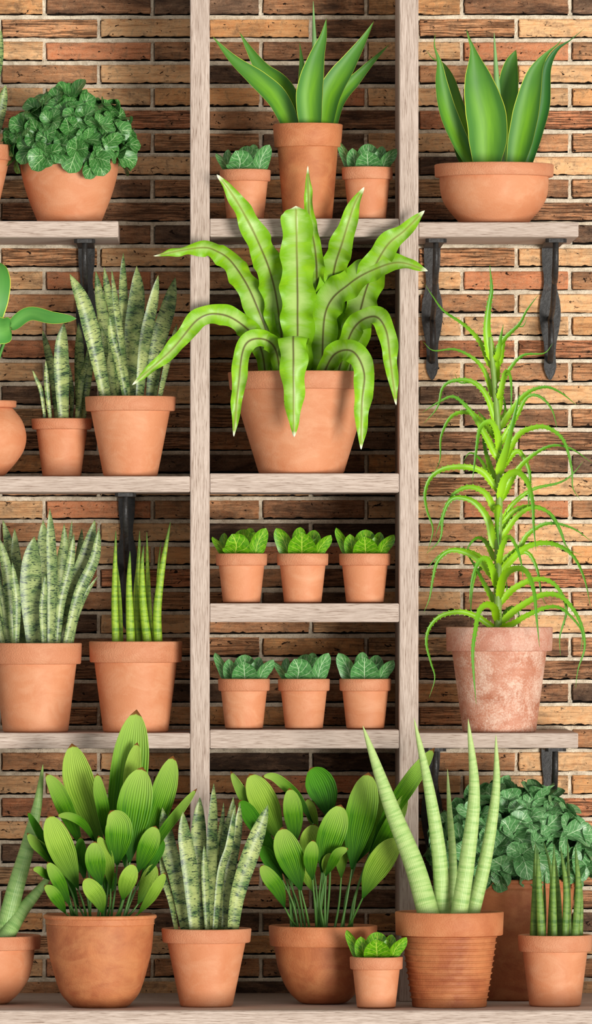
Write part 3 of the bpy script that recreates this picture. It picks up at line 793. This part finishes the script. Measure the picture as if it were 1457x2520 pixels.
# ---- agaves
AG = 'potted agaves'
r = plant_thing('potted_agave', 'agave with spreading pointed leaves in the tall brown pot', 757.5, .10, base_z(538), AG)
pot = make_pot(r, 757.5, .10, base_z(538), [(75, 360), (60, 538)], (86, 82, 306, 363, 'band'), 'brown')
blades(r, pot, FRA1, [("730,735 712,400 697,248", 78, .04, .05), ("840,735 845,620 850,540", 60, .03, .04), ("880,735 930,600 1030,480 1130,370 1237,262", 96, .02, .06), ("650,740 560,600 440,480 300,360 175,215", 150, .0, .02, dict(roll=-.35)),
 ("700,735 600,540 480,420 400,300 338,190", 150, .03, .06), ("840,740 885,560 1000,370 1080,240 1142,126", 160, -.03, -.02), ("765,740 760,560 800,350 840,220 858,108", 172, -.03, -.06, dict(roll=0.1))],
 mat='agave', prof='agave', m=10, n=28, cup=.45, thick=.006)
V, F, UV = tube([Vector((pot['c'][0], pot['yc'] + .01, pot['zsoil'])), P(450 + 785 / 2.428, 400 / 2.428, pot['yc'] + .01), P(450 + 779 / 2.428, 2, pot['yc'] + .01)], lambda t: .0135 * (1 - t) ** .8 + .0004, 24, 12)
mesh_obj('center_bud', V, F, M['agave_bud'], r, uvs=UV)
r = plant_thing('potted_agave', 'broad-leaved agave with curling thread tips in the wide shallow bowl', 1216, .13, base_z(547), AG)
pot = make_pot(r, 1216, .13, base_z(547), [(134, 434), (134, 455), (129, 487), (114, 515), (82, 547)], (147, 146, 405, 436, 'band'))
blades(r, pot, FRA2, [("700,1178 560,950 480,750 430,550 370,450 310,425 255,352", 130, .05, .06, dict(prof='agave2')), ("860,1178 850,900 850,700 870,480 910,358", 168, .05, .06, dict(prof='snake', mat='agave')),
 ("980,1178 1060,950 1110,750 1130,500 1200,360 1300,290 1415,195", 100, .04, .05, dict(mat='agave_dark', prof='agave2')), ("570,1178 500,1080 450,960 432,900", 90, .01, .0),
 ("600,1178 480,1000 400,800 360,600 352,450 320,330 327,230", 160, -.01, -.03, dict(prof='agave2', roll=-.5)),
 ("900,1180 960,950 1020,650 1060,500 1130,390 1210,320 1247,268", 205, -.03, -.04, dict(prof='agave2', roll=.2)), ("695,1180 700,900 640,600 600,370 570,280 550,205", 310, -.05, -.08, dict(prof='agave2', roll=0, n=34))],
 mat='agave', prof='agave', m=10, n=30, cup=.42, thick=.007)
V, F, UV = tube([Vector((pot['c'][0] + .01, pot['yc'], pot['zsoil'])), P(960 + 780 / 2.93, 850 / 2.93, pot['yc'] + .02), P(960 + 750 / 2.93, 235 / 2.93, pot['yc'] + .02)], lambda t: .016 * (1 - t) ** .8 + .0004, 24, 12)
mesh_obj('center_bud', V, F, M['agave_bud'], r, uvs=UV)

# ---- big-leaved plant in the urn, mostly outside the left edge
r = plant_thing('potted_broadleaf', 'urn-shaped pot at the left edge with large smooth arching leaves', -42, .15, base_z(1172))
pot = make_pot(r, -42, .15, base_z(1172), [(72, 1004), (78, 1010), (98, 1038), (107, 1075), (100, 1110), (78, 1143), (50, 1172)], (83, 82, 986, 1003, 'band'))
def broad(pts, w, stem_from, **kw):
    pts = [P(*p) for p in pts]
    V, F, UV, _ = ribbon(pts, w, 'heart', n=22, m=12, **kw)
    lf = mesh_obj('leaf', V, F, M['broad'], r, uvs=UV)
    q = Vector((pot['c'][0] + stem_from, pot['yc'], pot['zsoil']))
    V, F, UV = tube([q, q.lerp(pts[0], .5) + Vector((0, -.01, .02)), pts[0]], lambda t: .004 - .001 * t, 18, 8)
    mesh_obj('stem', V, F, M['broad'], lf, uvs=UV)
broad([(22, 808, .1), (70, 772, .08), (130, 782, .05), (189, 784, .03)], .036, .01, cup=.1, rip=.003, rfreq=30, thick=.0015, roll=-.2)
broad([(26, 806, .09), (0, 812, .06), (-50, 800, .04), (-110, 850, .04)], .07, .012, cup=.2, rip=.004, rfreq=30, thick=.0015, roll=.3)
broad([(-40, 640, .08), (-25, 690, .05), (-28, 740, .04), (-40, 830, .04)], .105, -.01, cup=.3, rip=.005, rfreq=30, thick=.0015, face=(0, 1, 0))
broad([(-90, 700, .1), (-140, 670, .1), (-200, 710, .1)], .1, -.02, cup=.3, rip=.004, rfreq=30, thick=.0015)

# ---- bird's nest fern
r = plant_thing('potted_fern', "bird's nest fern with long wavy light green fronds in the big central pot", 741.5, .125, base_z(1165))
pot = make_pot(r, 741.5, .125, base_z(1165), [(168, 957), (104, 1165)], (181, 176, 916, 960, 'band'))
fk = dict(mat='fern', prof='fern', sway=.10, m=14, n=96, cup=.22, thick=.0014, rip=.0052, rfreq=88)
blades(r, pot, FR5, [
 ("880,1040,60 905,700,-20 900,480,-140 870,300,-165 862,55,-175", 88, 0, 0, dict(roll=.3)),
 ("760,1040,40 700,650,-60 610,400,-172 500,200,-185 420,97,-195", 150, 0, 0, dict(roll=-.15)),
 ("1060,1040,40 1100,830,-20 1160,610,-120 1240,450,-170 1330,370,-180 1428,272,-190", 158, 0, 0, dict(roll=.1)),
 ("950,1040,30 980,620,-70 1035,410,-172 1090,240,-180 1135,158,-190", 148, 0, 0, dict(roll=.1)),
 ("745,1040,10 600,700,-40 500,530,-110 420,468,-150 330,452,-180 112,492,-200", 128, 0, 0, dict(roll=-.2, roll1=.9)),
 ("812,1040,0 812,700,-110 808,420,-180 806,285,-195 803,250,-215", 172, 0, 0, dict(prof='blunt', roll=0)),
 ("930,1040,0 950,760,-50 1060,630,-110 1190,555,-150 1310,525,-180 1443,565,-200", 160, 0, 0, dict(roll=.15, roll1=.5)),
 ("900,1040,30 880,950,10 860,880,-20 850,830,-40", 110, 0, 0, dict(roll=.2)),
 ("660,1040,0 630,930,-50 550,830,-120 440,775,-170 330,800,-190 200,950,-215 10,1118,-230", 104, 0, 0, dict(roll=-.1)),
 ("1000,1040,-20 1080,850,-90 1180,785,-160 1240,850,-200 1262,1000,-220 1290,1215,-230", 104, 0, 0, dict(roll=.1)),
 ("735,1040,-40 700,935,-110 630,893,-170 555,930,-200 528,1100,-210 503,1368,-205", 90, 0, 0, dict(roll=-.1)),
 ("930,1040,-50 990,970,-120 1080,955,-180 1135,1060,-210 1125,1200,-215 1120,1430,-210", 112, 0, 0, dict(roll=.1)),
 ("820,1050,-60 800,920,-120 792,886,-185 792,990,-222 793,1120,-225 795,1370,-212", 142, 0, 0, dict(side=(1, 0, 0), roll=0)),
], **fk)

# ---- pleated broad-leaf plants
PL = 'potted pleated-leaf plants'
def pleated(root, pot, fr, leaves):
    cx = (pot['cx'] - fr[0]) * fr[2]
    for i, lf in enumerate(leaves):
        st, w, d0, d1, mm = lf[:5]
        pts = parse(st, fr, pot['yc'], d0, d1)
        rl = lf[5] if len(lf) > 5 else R.uniform(-.25, .25)
        V, F, UV, _ = ribbon(pts, w / fr[2] / 1000, 'pleat', n=26, m=52, cup=.3, thick=.0012, roll=rl, rip=.0008, rfreq=60, seed=i, pleats=(.0011, 13))
        ob = mesh_obj('leaf', V, F, M[mm], root, uvs=UV)
        b = pts[0]; c = Vector((pot['c'][0], pot['c'][1], 0))
        h = Vector((b.x, b.y, 0)) - c; h.x *= .62; h.y = h.y * .5 + R.uniform(-.02, .02)
        if h.length > pot['r'] * .8: h *= pot['r'] * .8 / h.length
        q = Vector((c.x + h.x, c.y + h.y, pot['zsoil'] - .003)); T = (pts[1] - pts[0]).normalized()
        L = (b - q).length
        V, F, UV = tube([q, q.lerp(b, .5) + (b - T * L * .5 - q.lerp(b, .5)) * .35, b + T * .004], lambda t: .0034 - .0014 * t, 14, 8)
        mesh_obj('stem', V, F, M['stalk'], ob, uvs=UV)
r = plant_thing('potted_pleated_plant', 'plant of upright pleated leaves with brown tips in the rolled-rim pot', 246, -.267, DECK_Z, PL)
pot = make_pot(r, 246, -.267, DECK_Z, [(133, 2272), (131, 2300), (127, 2340), (119, 2375), (107, 2417), (95, 2447), (74, 2472), (69, 2482)], (140, 134, 2250, 2274, 'roll'), 'brown', soil_py=2260)
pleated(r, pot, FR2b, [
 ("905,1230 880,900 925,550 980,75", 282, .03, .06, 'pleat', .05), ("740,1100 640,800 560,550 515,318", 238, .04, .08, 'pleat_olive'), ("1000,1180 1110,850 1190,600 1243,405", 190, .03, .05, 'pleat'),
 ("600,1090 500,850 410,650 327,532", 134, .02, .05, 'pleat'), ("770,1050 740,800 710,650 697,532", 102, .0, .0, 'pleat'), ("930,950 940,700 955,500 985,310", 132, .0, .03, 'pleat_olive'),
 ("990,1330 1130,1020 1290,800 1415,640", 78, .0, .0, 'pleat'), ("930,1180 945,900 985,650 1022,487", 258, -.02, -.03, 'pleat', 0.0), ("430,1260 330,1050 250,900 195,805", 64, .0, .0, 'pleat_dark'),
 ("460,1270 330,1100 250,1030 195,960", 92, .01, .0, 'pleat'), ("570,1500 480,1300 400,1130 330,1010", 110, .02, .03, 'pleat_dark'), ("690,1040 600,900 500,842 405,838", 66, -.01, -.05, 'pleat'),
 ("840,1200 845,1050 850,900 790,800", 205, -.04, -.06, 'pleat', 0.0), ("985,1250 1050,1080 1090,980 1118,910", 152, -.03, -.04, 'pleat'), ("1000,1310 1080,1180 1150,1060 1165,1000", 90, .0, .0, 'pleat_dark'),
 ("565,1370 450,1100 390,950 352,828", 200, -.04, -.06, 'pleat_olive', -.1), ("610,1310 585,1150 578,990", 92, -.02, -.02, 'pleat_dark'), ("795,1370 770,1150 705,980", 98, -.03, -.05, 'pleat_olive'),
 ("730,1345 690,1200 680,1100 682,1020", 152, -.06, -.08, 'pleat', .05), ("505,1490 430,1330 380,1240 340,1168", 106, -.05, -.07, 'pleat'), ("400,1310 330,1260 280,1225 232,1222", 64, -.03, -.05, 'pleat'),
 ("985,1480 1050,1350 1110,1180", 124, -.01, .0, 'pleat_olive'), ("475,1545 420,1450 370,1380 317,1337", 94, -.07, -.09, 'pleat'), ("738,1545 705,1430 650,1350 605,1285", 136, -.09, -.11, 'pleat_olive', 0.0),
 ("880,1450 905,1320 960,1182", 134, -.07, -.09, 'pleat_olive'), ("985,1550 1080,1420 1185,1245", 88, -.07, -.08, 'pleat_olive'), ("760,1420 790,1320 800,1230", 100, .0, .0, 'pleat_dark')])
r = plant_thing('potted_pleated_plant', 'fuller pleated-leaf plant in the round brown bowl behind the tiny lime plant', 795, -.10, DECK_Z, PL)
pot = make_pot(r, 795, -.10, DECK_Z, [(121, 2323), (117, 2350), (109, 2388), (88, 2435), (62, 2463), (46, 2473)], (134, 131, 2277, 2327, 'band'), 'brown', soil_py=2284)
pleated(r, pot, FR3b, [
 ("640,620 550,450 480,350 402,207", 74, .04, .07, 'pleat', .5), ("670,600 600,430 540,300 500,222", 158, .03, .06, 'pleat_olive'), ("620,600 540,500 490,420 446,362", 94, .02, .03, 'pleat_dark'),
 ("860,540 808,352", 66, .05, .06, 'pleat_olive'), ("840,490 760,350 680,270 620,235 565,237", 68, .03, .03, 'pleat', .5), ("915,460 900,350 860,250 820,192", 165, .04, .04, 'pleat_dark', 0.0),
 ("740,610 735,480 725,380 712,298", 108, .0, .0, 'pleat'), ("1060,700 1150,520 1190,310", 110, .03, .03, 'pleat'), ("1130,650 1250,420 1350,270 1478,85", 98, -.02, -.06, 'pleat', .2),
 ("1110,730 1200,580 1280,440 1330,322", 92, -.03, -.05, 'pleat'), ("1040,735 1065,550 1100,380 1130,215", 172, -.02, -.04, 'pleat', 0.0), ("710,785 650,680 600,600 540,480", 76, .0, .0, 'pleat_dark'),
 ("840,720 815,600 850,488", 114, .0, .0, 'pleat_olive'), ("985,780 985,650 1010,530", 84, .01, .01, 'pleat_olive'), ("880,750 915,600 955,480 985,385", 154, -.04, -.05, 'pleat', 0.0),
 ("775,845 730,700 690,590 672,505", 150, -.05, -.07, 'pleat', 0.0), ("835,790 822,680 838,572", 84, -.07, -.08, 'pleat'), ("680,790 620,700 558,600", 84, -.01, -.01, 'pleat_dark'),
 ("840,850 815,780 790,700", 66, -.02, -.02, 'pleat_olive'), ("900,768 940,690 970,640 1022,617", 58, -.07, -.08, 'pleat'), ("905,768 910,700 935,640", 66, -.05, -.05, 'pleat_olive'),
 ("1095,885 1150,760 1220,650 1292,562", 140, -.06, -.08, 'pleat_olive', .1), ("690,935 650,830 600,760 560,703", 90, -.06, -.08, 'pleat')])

# ---- aloe
r = plant_thing('potted_aloe', 'tall tree aloe with drooping toothed leaves in a pink chalky pot', 1229, .12, base_z(1804))
pot = make_pot(r, 1229, .12, base_z(1804), [(117, 1599), (90, 1804)], (131.5, 130, 1543, 1602, 'band'), 'chalk')
yc = pot['yc']
stem = [Vector((P(1226, 0, yc).x, yc, pot['zsoil'] - .003)), P(1225, 1480, yc), P(1226, 1340, yc), P(1229, 1200, yc), P(1227, 1080, yc), P(1220, 980, yc), P(1211, 880, yc), P(1207, 830, yc)]
V, F, UV = tube(stem, lambda t: .0105 - .004 * t + .0005 * math.sin(t * 150), 90, 16)
mesh_obj('stem', V, F, M['aloe_stem'], r, uvs=UV)
def aloe_leaf(st, fr, w, d1, i, d0=0.0, roll=None):
    pts = parse(st, fr, yc, d0, d1); wd = w / fr[2] / 1000
    z = pts[0].z - .007; ax = min(stem, key=lambda q: abs(q.z - z)); j = stem.index(ax)
    o_ = stem[max(j - 1, 0)] if z < ax.z else stem[min(j + 1, len(stem) - 1)]
    k_ = 0 if abs(o_.z - ax.z) < 1e-6 else min(1, max(0, (z - ax.z) / (o_.z - ax.z)))
    a_ = ax.lerp(o_, k_); a_.z = max(z, stem[0].z)
    off = (pts[0] - a_); off.z = 0
    if off.length > .006: pts.insert(1, pts[0] + (pts[1] - pts[0]) * .15); off *= .006 / off.length
    pts[0] = a_ + off
    L = sum((b - a).length for a, b in zip(pts, pts[1:])); n = max(18, int(L / .0065))
    rl = R.uniform(-.3, .3) if roll is None else roll
    V, F, UV, fr_ = ribbon(pts, wd, 'aloe', n=n, m=6, cup=.35, thick=wd * .38, roll=rl)
    # marginal teeth, part of the leaf surface
    for k in range(2, n - 1, 2):
        c, S, N, ww, T = fr_[k]
        if ww < .0012: continue
        for sg in (-1, 1):
            e = c + S * (sg * ww / 2 * .94) + N * (ww / 2 * .33); h = min(.0036, ww * .36) ; l = h * .7
            b = len(V)
            V += [e - T * l, e + T * l * .6, e - N * (h * .5) - S * sg * ww * .05, e + S * (sg * h) + T * (l * .9)]
            UV += [UV[k * 12]] * 4
            F += [(b, b + 1, b + 3), (b + 1, b + 2, b + 3), (b + 2, b, b + 3)]
    mesh_obj('leaf', V, F, M['aloe'], r, uvs=UV)
AL6 = [("690,1000 650,800 665,600 685,480 672,285", 84, -.01, 0), ("695,1290 630,1100 540,1000 400,935 240,945 158,875", 46, .02, .02), ("675,1060 600,880 480,750 320,640 230,520 172,432", 46, .03, .01),
 ("725,1180 730,950 790,850 900,740 960,630 1047,515", 62, .01, .01), ("735,1000 755,850 778,742", 60, -.03, -.01), ("750,1050 790,850 880,765 930,755 960,685", 44, .03, .02),
 ("740,1410 770,1200 830,1080 930,980 1090,965 1155,890", 54, .0, .0), ("745,1300 790,1110 825,1130 838,1250 833,1430", 46, -.05, -.01), ("735,1530 650,1300 540,1185 400,1175 310,1230 270,1380 165,1505", 58, -.01, 0),
 ("710,1400 620,1250 540,1190 440,1190 403,1115", 44, .02, .01), ("725,1760 640,1600 530,1420 400,1300 280,1340 155,1420", 62, -.01, -.01), ("720,1620 600,1480 500,1420 380,1450 300,1600 290,1780 240,1890", 50, .03, .01),
 ("742,1700 720,1560 670,1490 600,1540 570,1700 538,1955", 60, -.07, -.01), ("720,1560 650,1490 575,1405", 46, .03, .01), ("710,1950 640,1720 615,1560 600,1470", 60, .05, .02), ("700,1960 600,1780 520,1730 465,1800", 46, .06, .02),
 ("750,1530 850,1390 960,1270 1100,1225 1220,1270 1340,1365", 54, -.01, -.0), ("760,1650 880,1440 960,1300 1060,1300 1150,1400 1192,1555", 52, .03, .01), ("745,1880 800,1700 850,1500 905,1258", 78, -.05, -.01),
 ("760,1830 880,1610 1000,1540 1120,1540 1240,1640 1300,1850 1310,2000 1375,2100", 56, -.02, 0), ("760,2080 880,1870 1000,1750 1150,1675 1300,1700 1460,1810", 52, .0, 0), ("760,1850 870,1720 930,1760 980,1900 970,2100 990,2240", 50, .04, .01),
 ("745,2060 790,1920 880,1875 960,1950 1000,2100 1010,2300 1028,2490", 66, -.07, -.01), ("765,2260 850,2120 1000,2010 1200,1960 1300,1900 1393,1790", 46, .02, .01), ("780,1450 790,1380 775,1280", 40, .04, .02)]
AL9 = [("715,160 620,40 500,0 330,10 220,80 175,200 190,330 235,480 190,660", 56, -.02, 0), ("712,335 640,200 520,150 400,200 330,320 280,450 245,550", 54, .0, 0), ("705,605 660,400 560,270 440,230 360,260 310,380 290,550 185,665", 66, -.03, 0),
 ("735,290 728,450 742,630", 60, -.05, -.02), ("750,480 850,340 980,300 1100,330 1190,450 1255,620", 52, .01, .01), ("750,540 880,380 1000,310 1130,350 1210,470 1270,620 1380,675", 48, -.01, 0),
 ("755,735 900,620 960,520 1080,440 1200,435 1330,480 1455,570", 54, .01, 0), ("755,790 920,630 1060,580 1200,600 1320,690 1400,860 1447,1075", 58, -.03, 0), ("742,730 770,600 820,530 870,600 910,720 930,880", 52, -.07, -.01),
 ("710,700 640,570 580,540 520,590 470,700", 52, .05, .02), ("705,850 600,720 480,650 360,640 270,720 235,850 210,1000 165,1115", 60, -.02, 0), ("705,800 600,690 500,640 380,630 280,680 190,775", 50, .03, .01),
 ("725,905 690,780 650,700 590,720 540,850 512,1050", 64, -.08, -.01), ("710,1040 620,880 570,780 500,670 470,640", 56, .04, .02), ("745,985 780,840 860,780 950,800 1010,950 1030,1150 1055,1385", 70, -.165, -.01),
 ("760,800 900,660 980,670 1040,800 1070,980 1110,1065", 50, .03, .01), ("755,1040 860,930 1000,865 1120,870 1210,950 1260,1100 1210,1300 1215,1450", 54, -.02, 0), ("755,1200 880,1090 1050,990 1180,980 1280,1050 1370,1200 1400,1380 1350,1550 1330,1700", 58, -.04, 0),
 ("750,1238 850,1200 950,1140 1090,1080 1200,1075 1300,1150 1380,1270 1368,1430", 50, -.06, -.02), ("715,1238 640,1190 580,1150 450,1110 300,1140 210,1230 185,1350 220,1500 250,1620 205,1775", 50, -.03, 0), ("725,1165 710,1080 650,1050 590,1100 560,1250 540,1450 567,1820", 66, -.17, -.01),
 ("650,740 560,830 530,1000 525,1220", 34, .05, .03), ("750,1180 820,1080 880,1090 910,1200", 46, .04, .02), ("740,430 790,480 800,620", 40, .04, .02), ("745,1050 800,980 800,850", 36, .04, .02)]
for i, (st, w, d1, d0) in enumerate(AL6): aloe_leaf(st, FR6, w, d1, i, d0)
for i, (st, w, d1, d0) in enumerate(AL9): aloe_leaf(st, FR9, w, d1, i, d0)

# ---- leafy bushes
def bush(root, pot, cpx, cpy, rx, ry, rz, nros, leaf, mat, seed, yoff=0, down=.25, xmin=None):
    rr = random.Random(seed); V = []; F = []; UV = []; var = []
    c = P(cpx, cpy, pot['yc'] + yoff)
    ga = PI * (3 - math.sqrt(5))
    for layer, (k, nn) in enumerate(((.96, nros), (.72, nros // 2), (.45, nros // 4))):
        for i in range(nn):
            zc = 1 - (i + .5) / nn * (1 + down); rad = math.sqrt(max(0, 1 - zc * zc)) if zc > 0 else 1 + .05 * zc
            a = i * ga + layer
            if zc < 0: rad *= .97
            n = Vector((rad * math.cos(a), rad * math.sin(a), zc)).normalized()
            kk = k * rr.uniform(.9, 1.05)
            p = c + Vector((rad * math.cos(a) * rx, rad * math.sin(a) * ry, zc * rz)) * kk
            if p.y > WALL - .02: continue
            if xmin is not None: p.x = max(p.x, xmin)
            if zc < .12:   # hangs outside the rim
                h = Vector((p.x - pot['c'][0], p.y - pot['c'][1], 0))
                if h.length < pot['r'] + .02 and p.z < pot['ztop'] + .015: p.z = pot['ztop'] + .018
            t1 = n.cross(Vector((.3, .2, 1))).normalized(); t2 = n.cross(t1)
            ph = rr.uniform(0, 6.28); nl = rr.choice((4, 5, 6))
            for q in range(nl):
                aa = ph + 2 * PI * q / nl + rr.uniform(-.3, .3); ln = leaf * rr.uniform(.7, 1.2)
                rd = t1 * math.cos(aa) + t2 * math.sin(aa); sp = rr.uniform(.35, .9)
                e = (n * (1 - sp) + rd * sp).normalized(); droop = Vector((0, 0, -1)) * ln * rr.uniform(-.1, .18)
                p0 = p - n * .012; p1 = p0 + e * ln * .5 + n * ln * .12; p2 = p0 + e * ln + droop
                for z_ in (p1, p2):
                    if z_.y > WALL - .012: z_.y = WALL - .012
                    if xmin is not None: z_.x = max(z_.x, xmin)
                fv = (n - e * n.dot(e)); fv = fv.normalized() if fv.length > .1 else Vector((0, -1, 0))
                b = len(V)
                ribbon([p0, p1, p2], ln * rr.uniform(.78, 1.0), 'round', n=10, m=6, cup=rr.uniform(.0, .4), thick=.0006, rip=.0003, rfreq=60, seed=q, face=tuple(fv), roll=rr.uniform(-.3, .3), arr=(V, F, UV))
                var += [rr.random()] * (len(V) - b)
    mesh_obj('foliage', V, F, M[mat], root, uvs=UV, attrs={'var': ('FLOAT', var)})
    # short woody stems from the soil into the foliage
    V = []; F = []; UV = []
    for i in range(16):
        a = i * ga; q = Vector((pot['c'][0] + .04 * math.cos(a), pot['c'][1] + .04 * math.sin(a), pot['zsoil'] - .003))
        e = c + Vector((rx * .6 * math.cos(a), ry * .6 * math.sin(a), rz * rr.uniform(.3, .75)))
        tube([q, q.lerp(e, .5) + Vector((0, 0, .03)), e], lambda t: .003 - .0012 * t, 8, 6, arr=(V, F, UV))
    mesh_obj('stems', V, F, M['stalk'], root, uvs=UV)
LG = 'potted leafy greens'
r = plant_thing('potted_leafy_green', 'mound of dark green veined leaves in a smooth rounded bowl, top left shelf', 171, .15, base_z(544), LG)
pot = make_pot(r, 171, .15, base_z(544), [(121, 402), (119, 425), (112, 455), (101, 490), (90, 518), (77, 544)], (124, 120, 380, 405, 'roll'))
bush(r, pot, 172, 368, .158, .145, .138, 66, .050, 'vein_deep', 5, -.01, .22)
r = plant_thing('potted_leafy_green', 'large grey-green veined bush in a tall brown pot behind the pale spears', 1268, .12, DECK_Z, LG)
pot = make_pot(r, 1268, .12, DECK_Z, [(146, 2182), (142, 2220), (134, 2290), (122, 2370), (106, 2440), (100, 2466)], (150, 145, 2160, 2186, 'roll'), 'brown', soil_py=2172)
bush(r, pot, 1255, 2110, .192, .155, .165, 84, .062, 'vein_grey', 11, .0, .35, P(1060, 0).x)

# ---- small veined plants in little pots
MINI = {
 'A': [((-95, -2), (-135, -60), (-182, -112), 62, -10, .9), ((-90, -2), (-108, -60), (-106, -135), 55, 15, .3), ((0, 0), (12, -80), (15, -158), 118, 40, 0), ((45, -2), (52, -90), (52, -168), 70, 55, .2), ((60, 0), (72, -70), (80, -142), 60, 42, .3), ((85, -2), (105, -85), (152, -165), 88, -20, -.3), ((-42, 0), (-32, -62), (-60, -128), 140, -35, 0)],
 'B': [((-88, -4), (-115, -85), (-165, -165), 92, -15, .4), ((-25, -2), (-22, -90), (-14, -172), 82, 30, 0), ((45, -2), (60, -80), (78, -152), 92, 25, -.2), ((70, -4), (76, -50), (82, -100), 52, -5, .2), ((88, -4), (115, -55), (175, -122), 76, -15, -.6), ((-5, 0), (-5, -70), (-4, -138), 146, -38, 0)],
 'C': [((-98, -4), (-130, -80), (-178, -168), 66, -5, .7), ((-72, -2), (-82, -60), (-92, -128), 78, -20, .3), ((0, 0), (4, -80), (8, -156), 118, 25, 0), ((70, -2), (80, -75), (95, -140), 70, 15, -.3), ((45, -2), (60, -60), (62, -110), 50, 0, 0), ((95, -4), (120, -60), (182, -124), 76, -15, -.6), ((6, 0), (2, -55), (-2, -112), 132, -38, 0)],
}
GR = 'small veined plants in little pots'
def mini(label, cx, yc, zb, top, base, kind, mat, w=127, soil=None):
    r = plant_thing('potted_veined_plant', label, cx, yc, zb, GR)
    h = base - top; k = w / 127
    pot = make_pot(r, cx, yc, zb, [(w / 2 * .885, top + h * .235), (w / 2 * .72, base)], (w / 2, w / 2 * .985, top, top + h * .24, 'band'), soil_py=soil, wall=.005)
    s = k / 2.512
    for i, (a, b, c, ww, dd, rl) in enumerate(MINI[kind]):
        pts = [P(cx + p[0] * s, top + 3 + p[1] * s, yc + dd / 1000 * (.6 + .5 * j)) for j, p in enumerate((a, b, c))]
        V, F, UV, _ = ribbon(pts, ww * s * 1.25 / 1000, 'heart', n=18, m=10, cup=.3, thick=.0008, rip=.0008, rfreq=120, seed=i, roll=rl)
        lf = mesh_obj('leaf', V, F, M[mat], r, uvs=UV)
        ce = Vector((pot['c'][0], yc, pot['zsoil'] - .002)); q = ce.lerp(Vector((pts[0].x, pts[0].y, ce.z)), .75)
        V, F, UV = tube([q, q.lerp(pts[0], .6), pts[0] + (pts[1] - pts[0]).normalized() * .002], lambda t: .0016, 6, 6)
        mesh_obj('stem', V, F, M['stalk'], lf, uvs=UV)
mini('little blue-green plant left of the tall brown agave pot', 603.5, .09, base_z(538), 418, 538, 'A', 'vein_blue', 126)
mini('little blue-green plant right of the tall brown agave pot', 904, .09, base_z(538), 412, 538, 'C', 'vein_blue', 126)
for cx, kd, wh in ((594.5, 'A', 'leftmost of the three lime green plants on their shelf'), (745, 'B', 'middle one of the three lime green plants on their shelf'), (898, 'C', 'rightmost of the three lime green plants on their shelf')):
    mini(wh, cx, .08, base_z(1485), 1362, 1485, kd, 'vein_lime')
for cx, kd, wh in ((600.5, 'C', 'leftmost of the three blue-green plants on the lower shelf'), (748, 'A', 'middle one of the three blue-green plants on the lower shelf'), (899, 'B', 'rightmost of the three blue-green plants on the lower shelf')):
    mini(wh, cx, .08, base_z(1796), 1670, 1796, kd, 'vein_blue', 128)
mini('tiny lime green plant on the bottom ledge beside the ribbed pot', 926, -.313, DECK_Z, 2354, 2483, 'C', 'vein_lime', 131, soil=2360)

# helper property is only needed while building
for o in bpy.data.objects:
    if '_o' in o: del o['_o']

# ------------------------------------------------------------------ light, world, camera
def sun(name, d, energy, angle, col):
    l = bpy.data.lights.new(name, 'SUN'); l.energy = energy; l.angle = math.radians(angle); l.color = col
    o = bpy.data.objects.new(name, l); C.objects.link(o)
    o.rotation_euler = Vector(d).to_track_quat('Z', 'Y').to_euler(); o.location = Vector(d) * 5
    return o
sun('key_light', (.44, -.89, -.14), 3.5, 20, (1, .97, .92))
w = bpy.data.worlds.new('world'); bpy.context.scene.world = w; w.use_nodes = True
w.node_tree.nodes['Background'].inputs[0].default_value = (1, .985, .955, 1)
w.node_tree.nodes['Background'].inputs[1].default_value = .5

cam = bpy.data.cameras.new('camera'); co = bpy.data.objects.new('camera', cam); C.objects.link(co)
co.location = (0, -D, 0); co.rotation_euler = (PI / 2, 0, 0)
cam.sensor_fit = 'HORIZONTAL'; cam.sensor_width = 36; cam.lens = D / 1.457 * 36
cam.shift_x = (728.5 - CX) / 1457; cam.shift_y = (CY - 1260) / 1457
cam.clip_end = 100; cam.clip_start = 1
sc = bpy.context.scene; sc.camera = co
sc.view_settings.view_transform = 'Standard'; sc.view_settings.look = 'None'
sc.view_settings.exposure = 0; sc.view_settings.gamma = 1; sc.view_settings.use_curve_mapping = False
